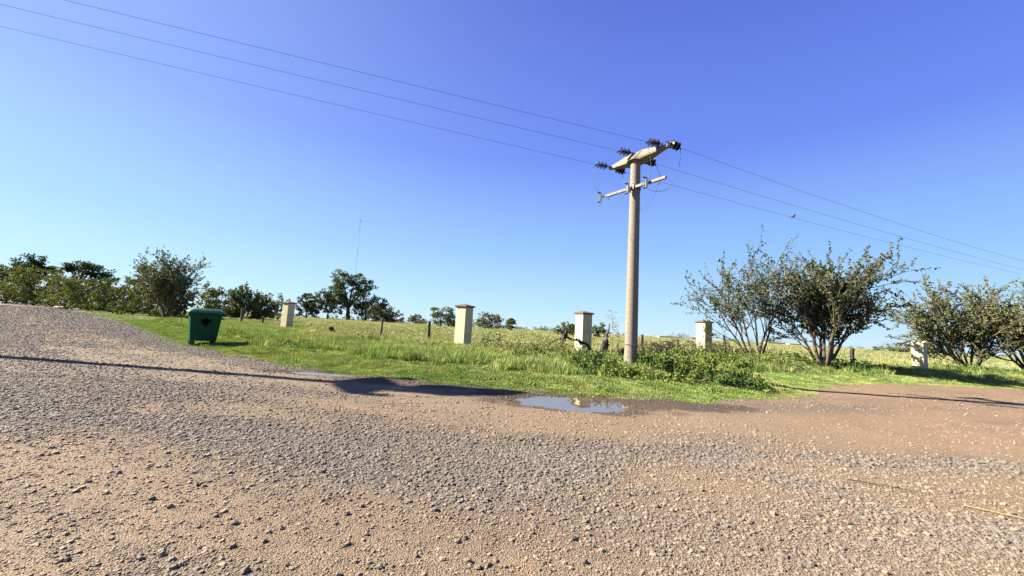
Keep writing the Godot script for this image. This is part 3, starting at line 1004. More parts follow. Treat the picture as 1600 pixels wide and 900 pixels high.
func far_trees() -> void:
	var olive := Color(0.112, 0.125, 0.04)
	var dark := Color(0.042, 0.056, 0.025)
	var mid := Color(0.078, 0.098, 0.038)
	var hedge := "trees along the left road"
	var wood := "trees across the pasture"
	dense_tree("pine_tree", "tallest dark pine at the far left, rising over olive bushes", "tree", -141.0, 112.0, [[0, 11.8, 0, 3.8, 3.0, 3.2], [-3.5, 9.5, 0, 3.4, 2.2, 3], [3.8, 10.4, 1, 3.4, 2.0, 3], [-6.0, 7.4, 0, 3, 2, 3], [1, 8.2, 2, 4.5, 2.5, 3], [5.8, 8.6, 0, 2.4, 1.6, 2.2]], 4200, 0.62, Color(0.03, 0.05, 0.024), 0.4, 6.0, 201, hedge, 0.3)
	dense_tree("pine_tree", "dark pine crown cut by the left edge of the picture", "tree", -158.0, 118.0, [[0, 8.6, 0, 4, 2.5, 3], [3.5, 6.5, 0, 3.4, 2.6, 3], [-4, 6.5, 0, 3.5, 2.5, 3]], 2200, 0.62, Color(0.032, 0.052, 0.024), 0.35, 4.5, 202, hedge, 0.3)
	dense_tree("umbrella_pine", "dark umbrella-shaped tree with flat crown above the left bushes", "tree", -137.5, 122.0, [[0, 12.5, 0, 4.6, 1.7, 3.5], [-5.4, 11.6, 0, 3.2, 1.6, 3], [5.0, 11.2, 0, 4.0, 1.8, 3], [9.4, 9.2, 0, 2.6, 1.4, 2.6], [2.5, 9.8, 1, 3.4, 1.2, 3], [7.5, 7.8, 0, 2.6, 1.4, 2]], 3600, 0.6, Color(0.026, 0.04, 0.022), 0.4, 7.5, 203, hedge, 0.34)
	dense_tree("olive_bush", "broad olive-green bushy tree in front of the tallest pine", "tree", -113.5, 92.0, scatter_lobes(15.0, 9.6, 0.5, 12, 211), 6500, 0.42, olive, 0.25, 2.2, 204, hedge)
	dense_tree("olive_bush", "olive-green bush left of the umbrella-shaped tree's trunk", "tree", -99.0, 86.0, scatter_lobes(11.0, 7.8, 0.4, 9, 212), 4200, 0.42, olive * 0.92, 0.2, 1.8, 205, hedge)
	dense_tree("dark_bush", "dark low bush at the far left road end", "tree", -128.0, 98.0, scatter_lobes(11.0, 5.5, 0.2, 8, 213), 2600, 0.45, dark, 0.2, 1.2, 206, hedge)
	dense_tree("olive_bush", "yellow-green bush beside the whitewashed post", "tree", -80.0, 72.0, scatter_lobes(9.0, 6.2, 0.2, 9, 214), 4200, 0.36, olive * 1.05, 0.16, 1.4, 207, hedge)
	dense_tree("dark_bush", "dark bush in the middle of the left hedge", "tree", -69.5, 66.0, scatter_lobes(8.0, 5.2, 0.1, 8, 215), 3600, 0.34, dark, 0.16, 1.2, 208, hedge)
	dense_tree("olive_bush", "mid-green bush between the dark bush and the wispy tree", "tree", -60.5, 60.0, scatter_lobes(8.5, 5.9, 0.1, 9, 216), 4200, 0.33, mid, 0.16, 1.2, 209, hedge)
	dense_tree("olive_bush", "low dense bush at the foot of the wispy tree, left side", "tree", -47.5, 51.0, scatter_lobes(7.5, 5.2, 0.0, 9, 217), 4600, 0.28, Color(0.088, 0.1, 0.036), 0.12, 1.0, 210, hedge)
	dense_tree("olive_bush", "round low bush below the wispy tree's crown", "tree", -41.5, 48.0, scatter_lobes(5.5, 4.0, 0.0, 7, 218), 3200, 0.25, mid * 0.9, 0.12, 0.9, 211, hedge)
	dense_tree("olive_bush", "rounded olive bush rising over the container's lid", "tree", -46.0, 61.0, scatter_lobes(8.0, 5.4, 0.0, 8, 219), 3800, 0.32, olive * 0.9, 0.15, 1.2, 212, hedge)
	var P := {"levels": 2, "kids": [9, 6], "t0": [0.25, 0.15], "ang": 30.0, "ratio": 0.55, "up": 0.02, "wob": 0.12, "leaves": 15, "leaf": 0.3, "fluff": 0.08, "color": Color(0.075, 0.095, 0.045)}
	vase_tree("spiky_bush", "fan-shaped bush with spiky shoots right of the container", -38.3, 56.0, [[0, 8, 3.3, 0.09], [180, 25, 3.2, 0.08], [0, 34, 3.2, 0.08], [200, 48, 2.8, 0.07], [340, 55, 2.9, 0.07], [90, 20, 3.0, 0.07], [270, 22, 3.0, 0.07], [180, 68, 2.4, 0.06], [0, 70, 2.4, 0.06]], P, hedge, 106)
	# across the pasture
	vase_tree("feathery_tree", "pale feathery small tree behind the smallest pillar", -71.8, 120.0, [[0, 10, 4.6, 0.12], [180, 34, 4.2, 0.1], [0, 36, 4.2, 0.1], [90, 25, 4.2, 0.1], [180, 60, 3.6, 0.08]], P.merged({"leaf": 0.42, "leaves": 9, "color": Color(0.10, 0.115, 0.065)}, true), wood, 107)
	dense_tree("field_tree", "narrow tree just right of the smallest pillar", "tree", -69.8, 132.0, [[0, 6.0, 0, 2.6, 3.2, 2.6], [-2, 3.5, 0, 2.6, 2.6, 2.6], [2.4, 4.0, 0, 2.6, 2.8, 2.6]], 2200, 0.6, dark * 1.1, 0.25, 2.0, 221, wood)
	dense_tree("field_tree", "medium tree left of the biggest tree in the pasture", "tree", -66.8, 141.0, [[-2.4, 7.6, 0, 2.8, 3.4, 3], [2.4, 8.2, 0, 3.0, 3.2, 3], [0, 4.4, 0, 4.2, 2.4, 3], [4.4, 5.4, 0, 2.6, 2.8, 2.6], [-4.6, 5.0, 0, 2.4, 2.8, 2.4]], 3600, 0.6, mid * 0.8, 0.3, 2.4, 222, wood)
	dense_tree("field_tree", "biggest tree across the pasture with forked trunk and lobed crown", "tree", -61.5, 146.0, [[-3.4, 15.4, 0, 4.2, 3.4, 3.6], [-4.6, 11.0, 0, 3.4, 2.6, 3.2], [2.0, 15.6, 0, 3.8, 2.6, 3.4], [6.2, 13.4, 0, 3.4, 2.4, 3.2], [3.0, 10.4, 0, 3.2, 2.6, 3.2], [-1.0, 8.0, 0.5, 2.2, 2.2, 2.2], [-6.6, 7.6, 0, 2.4, 2.2, 2.4]], 6200, 0.6, Color(0.072, 0.09, 0.03), 0.75, 4.6, 223, wood, 0.3)
	dense_tree("field_tree", "dark round tree against the right of the biggest tree", "tree", -53.6, 143.0, [[-1.6, 7.6, 0, 4.6, 3.6, 4], [3.4, 6.4, 0, 4.2, 3.6, 3.6], [0, 3.6, 0, 5.2, 3.2, 4], [6.4, 4.0, 0, 3.2, 3.2, 3]], 4600, 0.6, dark * 0.85, 0.4, 2.4, 224, wood)
	dense_tree("field_tree", "dark low bush right of the biggest tree, behind a slim post", "tree", -43.2, 131.0, [[-2.4, 3.4, 0, 3.2, 2.8, 3], [1.4, 3.0, 0, 3.0, 2.6, 3], [4.4, 2.2, 0, 2.6, 2.2, 2.6], [-0.4, 1.6, 0, 4.4, 1.6, 3]], 3000, 0.5, dark, 0.2, 1.0, 225, wood)
	dense_tree("field_tree", "tiny round tree far off between the slim and the dark post", "tree", -73.5, 300.0, [[0, 5.4, 0, 4.2, 2.4, 4], [-3, 3.6, 0, 3.6, 2.4, 3], [5, 2.6, 0, 4, 1.8, 3]], 1400, 0.9, mid, 0.5, 2.0, 226, wood)
	dense_tree("field_tree", "pale grey-green tree left of the lone pillar", "tree", -19.6, 110.0, [[-1.4, 4.2, 0, 2.2, 1.9, 2], [1.4, 4.0, 0, 2.0, 1.8, 2], [0, 2.4, 0, 2.8, 1.8, 2.4], [2.8, 2.6, 0, 1.8, 1.6, 2]], 2200, 0.42, Color(0.1, 0.12, 0.062), 0.2, 1.0, 227, wood, 0.34)
	dense_tree("field_tree", "low dark bush touching the lone pillar's left side", "tree", -15.6, 108.0, [[0, 1.0, 0, 2.6, 1.1, 2], [2.4, 0.8, 0, 2.2, 0.9, 2]], 900, 0.42, dark * 0.9, 0.15, 0.5, 228, wood)
	dense_tree("field_tree", "pale rounded shrub right of the lone pillar", "tree", -5.2, 110.0, [[-1.6, 3.4, 0, 2.2, 1.7, 2], [1.2, 3.1, 0, 2.2, 1.6, 2], [0, 1.6, 0, 3.6, 1.6, 2.4], [-3.2, 1.8, 0, 1.8, 1.5, 2]], 2600, 0.4, Color(0.125, 0.14, 0.066), 0.2, 0.9, 229, wood, 0.34)
	dense_tree("field_tree", "small darker shrub adjoining the pale rounded shrub", "tree", 0.2, 108.0, [[0, 1.8, 0, 1.6, 1.6, 1.6], [0.3, 2.6, 0, 1.2, 1.0, 1.2]], 900, 0.4, mid * 0.9, 0.15, 0.7, 230, wood)
	dense_tree("field_tree", "green bush showing left of the pillar by the pole", "tree", 11.2, 75.0, [[0, 1.7, 0, 1.7, 1.3, 1.6], [-1.4, 1.0, 0, 1.4, 1.0, 1.4], [1.2, 1.3, 0, 1.4, 1.2, 1.4]], 1600, 0.3, mid, 0.12, 0.7, 231, wood)
	dense_tree("field_tree", "green bush showing right of the pillar by the pole", "tree", 17.2, 75.0, [[0, 1.6, 0, 1.7, 1.3, 1.6], [-1.3, 1.2, 0, 1.5, 1.2, 1.4], [1.4, 0.9, 0, 1.3, 0.9, 1.4]], 1600, 0.3, mid * 0.95, 0.12, 0.7, 232, wood)
	dense_tree("field_tree", "grey-green bushes low on the horizon left of the broken pillar", "tree", 111.5, 110.0, [[0, 1.3, 0, 3.2, 1.3, 2], [4.2, 1.7, 0, 3.0, 1.5, 2], [-4.6, 0.8, 0, 3.2, 0.8, 2], [8, 1.2, 0, 3, 1.2, 2]], 2200, 0.4, Color(0.09, 0.115, 0.06), 0.15, 0.6, 233, wood)

# ---------- far things ----------
func shed(x: float, d: float, w: float, h: float, dep: float, m: Material, roof: Material, label: String) -> void:
	var o := thing("distant_shed", label, "building", v(x, ground_y(x, d) - 0.2, d), 0.0, "white sheds on the horizon")
	part("wall", box(Vector3(w, h, dep), 0.0), m, o)
	var b := fresh()
	var e := 0.4
	var r := h + 0.02
	var rise := minf(dep * 0.12, 1.4)
	for s in [-1.0, 1.0]:
		for q in [Vector2(-dep / 2 - e, r), Vector2(0, r + rise), Vector2(dep / 2 + e, r), Vector2(dep / 2 + e, r + 0.25), Vector2(0, r + rise + 0.25), Vector2(-dep / 2 - e, r + 0.25)]:
			b.v.append(Vector3(s * (w / 2 + e), q.y, q.x))
	for j in 6:
		var q := (j + 1) % 6
		b.i.append_array(PackedInt32Array([j, j + 6, q, q, j + 6, q + 6]))
	b.i.append_array(PackedInt32Array([0, 1, 4, 0, 4, 5, 1, 2, 3, 1, 3, 4, 6, 10, 7, 6, 11, 10, 7, 9, 8, 7, 10, 9]))
	part("roof", smooth(b, 10.0), roof, o)
	var n := int(w / 9.0)
	for k in n:
		part("door", box(Vector3(3.2, h * 0.6, 0.2), 0.0), M.roof_grey, o, Vector3(-w / 2 + (k + 0.5) * w / n, 0.1, dep / 2 + 0.05))

func distance() -> void:
	var f := 560.0
	shed(0.405 * f, f, 24, 3.2, 12, M.white, M.roof_grey, "long white shed on the horizon right of the utility pole")
	shed(0.452 * f, f + 40, 14, 2.8, 10, M.white, M.roof_grey, "small white shed right beside the long one on the horizon")
	shed(0.49 * f, f + 10, 14, 2.8, 9, M.white, M.roof_red, "red-roofed white building touching the right pillar on the horizon")
	shed(0.71 * f, f + 20, 26, 3.2, 12, M.white, M.roof_grey, "white shed on the horizon seen between the two mulberry trees")
	shed(0.80 * f, f + 50, 18, 3.0, 10, M.white, M.roof_grey, "white shed on the horizon behind the largest tree")
	shed(-0.262 * f, f - 60, 12, 4.4, 8, M.white, M.roof_red, "lone pale house on the horizon by the dark low bush")
	shed(-0.215 * f, f - 40, 10, 4.2, 8, M.white, M.roof_red, "lone pale house on the horizon left of the grey-green tree")
	# low trees and scrub along the horizon: one far mass
	rng.seed = 301
	var L := fresh()
	var lobes := []
	for k in 150:
		var az := rng.randf_range(-0.72, 1.35)
		var dd := rng.randf_range(330.0, 620.0)
		if az < -0.05 and az > -0.3 and rng.randf() < 0.5:
			dd = rng.randf_range(220.0, 300.0)
		var xx := az * dd
		var r := rng.randf_range(1.2, 3.4) * (1.5 if rng.randf() < 0.2 else 1.0)
		lobes.append([xx, ground_y(xx, dd) + r * 0.55, -dd, r * rng.randf_range(1.2, 3.0), r, r * 1.4])
	for k in 90:   # the taller crop or hedge at the back of the pasture
		var az := -0.62 + 0.02 * k * 0.5 + rng.randf_range(-0.02, 0.02)
		if az > 0.2:
			continue
		var dd := 175.0 + rng.randf_range(-8, 8)
		lobes.append([az * dd, ground_y(az * dd, dd) + 0.7, -dd, 3.2, rng.randf_range(0.9, 1.6), 2.0])
	lobe_leaves(L, lobes, 26000, 0.7, Color(0.082, 0.098, 0.04), 0.4)
	var o := part("horizon_scrub", finish(L), M.leaf, self)
	tag(o, "low line of scrub and far trees along the horizon", "scrub")
	o.set_meta("kind", "stuff")
	# lattice mast, haze fading painted into its band colours
	var mx := -255.5
	var md := 620.0
	var mast := thing("radio_mast", "thin banded radio mast rising behind the biggest tree", "mast", v(mx, ground_y(mx, md), md))
	var hh := 169.0
	var bands := 7
	for k in bands:
		var y0 := hh * k / bands
		var y1 := hh * (k + 1) / bands
		var b := fresh()
		for j in 3:
			var a := TAU * j / 3
			var c := TAU * (j + 1) / 3
			var p := Vector3(cos(a), 0, sin(a)) * 0.75
			var q := Vector3(cos(c), 0, sin(c)) * 0.75
			tube(b, [p + Vector3.UP * y0, p + Vector3.UP * y1], [0.11, 0.11], 4, false)
			for s in 8:
				var ya := lerpf(y0, y1, s / 8.0)
				var yb := lerpf(y0, y1, (s + 1) / 8.0)
				tube(b, [p + Vector3.UP * ya, q + Vector3.UP * yb], [0.04, 0.04], 3, false)
		part("mast_section", finish(b), M.mast_grey if k % 2 == 0 else M.mast_pale, mast)
	part("aerial", rod(Vector3(-4.2, hh - 4.5, 0), Vector3(4.2, hh - 4.5, 0), 0.22, 5), M.steel, mast)
	part("aerial", rod(Vector3(0, hh, 0), Vector3(0, hh + 4.0, 0), 0.2, 5), M.steel, mast)

# ---------- weeds, brambles and burnt things ----------
func weed(x: float, d: float, w: float, h: float, count: int, size: float, c: Color, label: String, seed_: int) -> void:
	rng.seed = seed_
	var o := thing("weed_clump", label, "weeds", v(x, ground_y(x, d), d), 0.0, "weed clumps on the verge")
	var L := fresh()
	var W := fresh()
	var n := maxi(14, int(w * 26))
	for k in n:
		var a := rng.randf() * TAU
		var r := sqrt(rng.randf()) * w * 0.5
		var p := Vector3(cos(a) * r, -0.03, sin(a) * r * 0.8)
		var top := p * rng.randf_range(1.0, 1.35) + Vector3(rng.randf_range(-0.1, 0.14), h * rng.randf_range(0.45, 1.0) * (1.0 - 0.35 * r / w), rng.randf_range(-0.1, 0.1))
		tube(W, [p, p.lerp(top, 0.5) + rand_dir() * 0.04, top], [0.009, 0.007, 0.003], 3, false)
		for j in count / n:
			var t := pow(rng.randf(), 0.7)
			leaf(L, p.lerp(top, t) + rand_dir() * 0.05, (rand_dir() + Vector3.UP * 0.35).normalized(), size * rng.randf_range(0.6, 1.3), c, 0.28)
	part("stems", finish(W), M.weed_stem, o)
	part("foliage", finish(L), M.leaf, o)

func bramble(x: float, d: float, w: float, h: float, arcs: int, leaves: int, m: Material, c: Color, label: String, seed_: int) -> void:
	rng.seed = seed_
	var o := thing("bramble", label, "bramble", v(x, ground_y(x, d), d), 0.0, "dry tangles along the old fence")
	var L := fresh()
	var W := fresh()
	for k in arcs:
		var a := Vector3(rng.randf_range(-0.5, 0.5) * w, 0, rng.randf_range(-0.4, 0.4))
		var b := Vector3(a.x + rng.randf_range(-0.8, 0.8) * w * 0.6, rng.randf_range(0.0, 0.5) * h, rng.randf_range(-0.4, 0.4))
		var c1 := (a + b) * 0.5 + Vector3(rng.randf_range(-0.2, 0.2), h * rng.randf_range(0.8, 2.0), 0)
		var pts := []
		var rad := []
		for j in 9:
			var t := j / 8.0
			pts.append(a.lerp(c1, t).lerp(c1.lerp(b, t), t) + rand_dir() * 0.03)
			rad.append(lerpf(0.016, 0.006, t))
		tube(W, pts, rad, 4, false)
		for j in leaves:
			var q: Vector3 = pts[rng.randi_range(2, 8)]
			leaf(L, q + rand_dir() * 0.06, rand_dir(), rng.randf_range(0.04, 0.1), c, 0.3)
	part("stems", finish(W), m, o)
	if leaves > 0:
		part("foliage", finish(L), M.leaf, o)

func rag(called: String, x: float, d: float, path: Array, radii: Array, m: Material, label: String, cat: String, seed_: int) -> Node3D:
	rng.seed = seed_
	var o := thing(called, label, cat, v(x, ground_y(x, d), d), 0.0)
	var b := fresh()
	var pts := []
	var rad := []
	for k in path.size() - 1:      # resample with lumps
		for j in 4:
			var t := j / 4.0
			pts.append((path[k] as Vector3).lerp(path[k + 1], t) + rand_dir() * 0.03)
			rad.append(lerpf(radii[k], radii[k + 1], t) * rng.randf_range(0.7, 1.25))
	pts.append(path[-1]); rad.append(radii[-1])
	tube(b, pts, rad, 7)
	for i in b.v.size():
		b.v[i] += rand_dir() * 0.018
	b.n = PackedVector3Array()
	part("mass", finish(b), m, o)
	return o

func verge_plants() -> void:
	M.weed_stem = mat(lin(0.12, 0.13, 0.055), 0.8)
	M.vine = mat(lin(0.055, 0.042, 0.034), 0.9)
	var g1 := Color(0.085, 0.135, 0.030)
	var g2 := Color(0.055, 0.10, 0.028)
	var g3 := Color(0.12, 0.16, 0.040)
	weed(2.75, 12.5, 1.5, 0.75, 1000, 0.12, g2, "dark strappy weeds left of the utility pole's foot", 401)
	weed(3.4, 11.9, 1.3, 0.55, 800, 0.10, g3, "bright low weeds in front of the utility pole", 402)
	weed(4.75, 12.5, 1.2, 0.75, 1000, 0.13, g2, "broad-leaved weed hugging the utility pole's right side", 403)
	weed(5.3, 12.9, 1.6, 0.95, 1400, 0.09, g1, "tall feathery weed right of the utility pole", 404)
	weed(6.2, 12.6, 1.7, 0.85, 1400, 0.09, g3, "light green weed clump in the middle of the right weed bank", 405)
	weed(7.2, 12.4, 1.6, 0.75, 1200, 0.09, g1, "weed clump at the right end of the weed bank", 406)
	weed(6.0, 11.7, 1.3, 0.5, 800, 0.10, g2, "dark weed clump at the front of the weed bank", 407)
	weed(6.9, 11.6, 1.2, 0.4, 700, 0.10, g2, "low dark weed beside the white litter", 408)
	weed(4.6, 11.5, 1.5, 0.35, 800, 0.09, g3, "bright ground-hugging weed in front of the pole's foot", 409)
	weed(7.6, 16.2, 2.2, 0.9, 1300, 0.10, g3, "yellow-green weeds behind the weed bank, left of the right pillar", 410)
	weed(9.6, 17.5, 2.4, 0.95, 1300, 0.11, g1, "green weeds in front of the right pillar", 411)
	weed(1.4, 15.5, 2.4, 0.55, 1100, 0.11, g1, "leafy low weeds below the burnt stump", 412)
	weed(-0.4, 16.2, 2.4, 0.45, 1000, 0.11, g3, "leafy low weeds right of the lone pillar", 413)
	weed(12.6, 20.0, 2.8, 0.9, 1300, 0.12, g3, "yellow-green scrub at the foot of the sparse tree", 414)
	weed(15.0, 20.5, 2.8, 1.0, 1300, 0.12, g1, "green scrub at the foot of the largest right tree", 415)
	weed(17.4, 20.2, 2.6, 0.85, 1100, 0.12, g2, "dark scrub right of the largest right tree's stems", 416)
	weed(19.6, 20.6, 2.4, 0.6, 900, 0.12, g2, "dark scrub below the blackened post stub", 417)
	weed(25.5, 22.6, 2.8, 0.9, 1100, 0.12, g1, "scrub between the broken pillar and the edge tree", 418)
	weed(29.0, 22.4, 2.8, 0.7, 1000, 0.12, g2, "dark scrub under the edge tree's trunks", 419)
	weed(-0.9, 19.6, 0.9, 1.5, 260, 0.12, Color(0.10, 0.12, 0.05), "tall leaning weed leaning on the lone pillar's right side", 420)
	weed(2.0, 18.4, 1.3, 1.1, 420, 0.10, Color(0.13, 0.15, 0.06), "scraggly tall weed left of the burnt stump", 421)
	weed(6.2, 16.6, 1.8, 1.0, 800, 0.09, g1, "tall weeds directly behind the utility pole", 422)
	weed(1.3, 17.6, 1.6, 1.25, 420, 0.10, Color(0.15, 0.16, 0.07), "tall straggly dry weed between fallen branch and burnt stump", 423)
	weed(2.2, 17.9, 1.5, 1.2, 420, 0.10, Color(0.14, 0.16, 0.06), "tall straggly green weed in front of the burnt stump", 424)
	weed(5.8, 18.6, 1.8, 1.15, 700, 0.10, Color(0.13, 0.15, 0.055), "tall weeds showing left of the brown fence post", 425)
	weed(-4.2, 18.6, 2.6, 0.55, 700, 0.10, Color(0.15, 0.17, 0.07), "rough weeds in front of the dark fence post", 461)
	weed(-7.2, 20.5, 2.6, 0.6, 700, 0.11, Color(0.17, 0.17, 0.08), "rough dry weeds below the slim grey post", 462)
	weed(0.6, 16.9, 2.0, 0.95, 800, 0.10, Color(0.11, 0.14, 0.05), "tall rough weeds below the fallen branch", 463)
	weed(3.3, 16.2, 2.0, 0.85, 900, 0.11, Color(0.075, 0.115, 0.035), "dark rough weeds below the pillar left of the pole", 464)
	weed(12.0, 17.8, 2.6, 0.9, 1000, 0.11, Color(0.10, 0.135, 0.045), "rough weeds in front of the sparse tree, left part", 465)
	weed(8.4, 18.2, 2.2, 1.05, 1000, 0.10, g3, "tall yellow-green weeds below the short pale post", 426)
	weed(10.6, 19.6, 2.2, 1.1, 900, 0.10, g1, "tall green weeds just left of the right pillar's foot", 427)
	weed(-0.6, 18.3, 1.8, 0.7, 500, 0.10, Color(0.16, 0.17, 0.07), "dry weeds around the small charred lump", 428)
	bramble(7.6, 19.5, 2.4, 0.95, 90, 12, M.vine, Color(0.05, 0.05, 0.03), "dark dead vines heaped by the brown fence post", 431)
	bramble(9.6, 20.5, 2.6, 0.95, 90, 16, M.vine, Color(0.06, 0.075, 0.03), "dark tangle of vines midway to the right pillar", 432)
	bramble(11.6, 21.2, 2.4, 1.0, 90, 16, M.vine, Color(0.06, 0.075, 0.03), "dark vines climbing the right pillar's foot", 433)
	bramble(0.3, 18.2, 1.8, 0.55, 22, 3, M.wood, Color(0.14, 0.14, 0.06), "thin bare twigs between the lone pillar and burnt stump", 434)
	bramble(13.8, 22.0, 1.8, 0.9, 40, 8, M.wood, Color(0.11, 0.12, 0.05), "bare branches beside the crooked stake", 435)
	# burnt and black things along the fence
	var s := rag("burnt_stump", 2.63, 19.0, [Vector3(0, -0.1, 0), Vector3(-0.02, 0.5, 0), Vector3(0.06, 0.95, 0), Vector3(0.16, 1.35, 0)], [0.13, 0.11, 0.14, 0.05], M.char, "charred upright stump with side branches left of the pillar by the pole", "stump", 441)
	for q in [[Vector3(0.05, 0.95, 0), Vector3(-0.45, 0.72, 0), Vector3(-0.95, 0.4, 0.1)], [Vector3(0.08, 1.0, 0), Vector3(0.45, 0.85, 0), Vector3(0.9, 0.8, 0.1)], [Vector3(0.05, 1.0, 0), Vector3(-0.1, 1.25, 0), Vector3(-0.2, 1.3, 0)]]:
		var b := fresh()
		tube(b, q, [0.06, 0.05, 0.02], 5)
		part("branch", finish(b), M.char, s)
	rag("burnt_root", 1.1, 18.0, [Vector3(-0.35, 0.05, 0), Vector3(-0.15, 0.42, 0), Vector3(0.2, 0.5, 0), Vector3(0.4, 0.2, 0), Vector3(0.75, 0.12, 0)], [0.06, 0.10, 0.12, 0.08, 0.04], M.char, "charred arching root in the grass left of the burnt stump", "root", 442)
	rag("burnt_lump", -1.13, 18.5, [Vector3(-0.1, 0.0, 0), Vector3(-0.05, 0.25, 0), Vector3(0.05, 0.42, 0), Vector3(0.2, 0.2, 0)], [0.10, 0.12, 0.05, 0.05], M.char, "small charred lump in the grass right of the lone pillar", "stump", 443)
	rag("black_sheet", 3.6, 18.6, [Vector3(-0.35, 0.9, 0), Vector3(-0.15, 0.72, 0), Vector3(0.15, 0.68, 0), Vector3(0.36, 0.4, 0), Vector3(0.36, 0.2, 0)], [0.05, 0.12, 0.06, 0.07, 0.03], M.plastic_black, "torn black sheet draped across the front of the pole-side pillar", "plastic sheet", 444)
	rag("black_sheet", 4.36, 17.5, [Vector3(-0.15, 0.1, 0), Vector3(-0.12, 0.45, 0), Vector3(0.0, 0.75, 0), Vector3(0.05, 0.98, 0)], [0.12, 0.22, 0.17, 0.07], M.plastic_black, "black plastic bundle hung on a stake left of the utility pole", "plastic sheet", 445)
	rag("black_sheet", 5.05, 17.2, [Vector3(-0.12, 0.3, 0), Vector3(0.0, 0.55, 0), Vector3(0.1, 0.62, 0)], [0.08, 0.12, 0.06], M.plastic_black, "small black scrap close against the utility pole's left side", "plastic sheet", 446)
	var stake := thing("leaning_stake", "bent grey stake rising out of the black plastic bundle", "stake", v(4.4, ground_y(4.4, 17.6), 17.6))
	var sb := fresh()
	tube(sb, [Vector3(-0.03, 0, 0), Vector3(0.02, 0.9, 0), Vector3(0.02, 1.2, 0), Vector3(0.12, 1.45, 0), Vector3(0.13, 1.75, 0)], [0.06, 0.06, 0.055, 0.045, 0.015], 6)
	part("stick", finish(sb), M.wood, stake)
	part("side_twig", rod(Vector3(0.02, 1.1, 0), Vector3(-0.1, 1.3, 0.03), 0.02, 5, 0.008), M.wood, stake)
	# fallen branch
	var fb := thing("fallen_branch", "bare forked grey branch lying in the grass right of the lone pillar", "branch", v(0.35, ground_y(0.35, 18.6), 18.6))
	for q in [[Vector3(0.25, 0.1, 0), Vector3(-0.2, 0.35, 0), Vector3(-0.55, 0.62, 0)], [Vector3(0.25, 0.1, 0), Vector3(0.2, 0.45, 0), Vector3(0.05, 0.85, 0)], [Vector3(-0.3, 0.25, 0), Vector3(-0.15, 0.45, 0), Vector3(-0.1, 0.6, 0)]]:
		var b := fresh()
		tube(b, q, [0.03, 0.024, 0.01], 5)
		part("limb", finish(b), M.wood, fb)
	# tall seeding stalks
	for q in [[4.75, 17.9, 2.35, "tall dry seeding stalk between the black bundle and the utility pole"], [5.45, 19.5, 1.95, "dry seeding stalk half hidden by the utility pole"]]:
		rng.seed = int(q[0] * 100)
		var o := thing("seed_stalk", q[3], "plant", v(q[0], ground_y(q[0], q[1]), q[1]))
		var W := fresh()
		var L := fresh()
		tube(W, [Vector3.ZERO, Vector3(0.05, q[2] * 0.5, 0), Vector3(-0.06, q[2], 0)], [0.014, 0.011, 0.005], 4)
		for k in 16:
			var t := rng.randf_range(0.55, 1.0)
			var p := Vector3(0.05, q[2] * 0.5, 0).lerp(Vector3(-0.06, q[2], 0), (t - 0.5) * 2)
			var e := p + Vector3(rng.randf_range(-0.3, 0.25), rng.randf_range(0.05, 0.22), rng.randf_range(-0.15, 0.15))
			tube(W, [p, e], [0.005, 0.003], 3, false)
			for j in 6:
				leaf(L, p.lerp(e, rng.randf_range(0.5, 1.05)), rand_dir(), 0.05, Color(0.22, 0.2, 0.12))
		part("stem", finish(W), M.wood, o)
		part("seed_heads", finish(L), M.leaf, o)

# ---------- grass ----------
func tuft_mesh(blades: int, spread_: float, h: float, w: float, seed_: int) -> ArrayMesh:
	rng.seed = seed_
	var b := fresh()
	for k in blades:
		var a := rng.randf() * TAU
		var r := sqrt(rng.randf()) * spread_
		var p := Vector3(cos(a) * r, -0.02, sin(a) * r)
		var out := Vector3(cos(a), 0, sin(a)).rotated(Vector3.UP, rng.randf_range(-0.9, 0.9))
		var hh := h * rng.randf_range(0.5, 1.0)
		var lean := rng.randf_range(0.15, 0.6) * hh
		var s := out.cross(Vector3.UP).rotated(Vector3.UP, rng.randf_range(-1, 1)) * w * rng.randf_range(0.7, 1.2)
		var m := p + Vector3.UP * hh * 0.6 + out * lean * 0.35
		var t := p + Vector3.UP * hh + out * lean
		var c: int = b.v.size()
		b.v.append(p - s * 0.5); b.v.append(p + s * 0.5); b.v.append(m + s * 0.4); b.v.append(m - s * 0.4); b.v.append(t)
		b.i.append_array(PackedInt32Array([c, c + 2, c + 1, c, c + 3, c + 2, c + 3, c + 4, c + 2]))
	return finish(b)

func scatter(called: String, label: String, mesh: Mesh, m: Material, places: PackedFloat32Array) -> void:   # x y z turn wide high r g b per copy
	var n := places.size() / 9
	var buf := PackedFloat32Array()
	buf.resize(n * 16)
	for k in n:
		var q := k * 9
		var ct := cos(places[q + 3])
		var sn := sin(places[q + 3])
		var w := places[q + 4]
		var h := places[q + 5]
		var o := k * 16
		buf[o] = ct * w; buf[o + 1] = 0; buf[o + 2] = sn * w; buf[o + 3] = places[q]
		buf[o + 4] = 0; buf[o + 5] = h; buf[o + 6] = 0; buf[o + 7] = places[q + 1]
		buf[o + 8] = -sn * w; buf[o + 9] = 0; buf[o + 10] = ct * w; buf[o + 11] = places[q + 2]
		buf[o + 12] = places[q + 6]; buf[o + 13] = places[q + 7]; buf[o + 14] = places[q + 8]; buf[o + 15] = 1.0
	var mm := MultiMesh.new()
	mm.transform_format = MultiMesh.TRANSFORM_3D
	mm.use_colors = true
	mm.mesh = mesh
	mm.instance_count = n
	mm.buffer = buf
	var o2 := MultiMeshInstance3D.new()
	o2.name = numbered(called)
	o2.multimesh = mm
	o2.material_override = m
	o2.set_meta("kind", "stuff")
	o2.set_meta("label", label)
	add_child(o2)

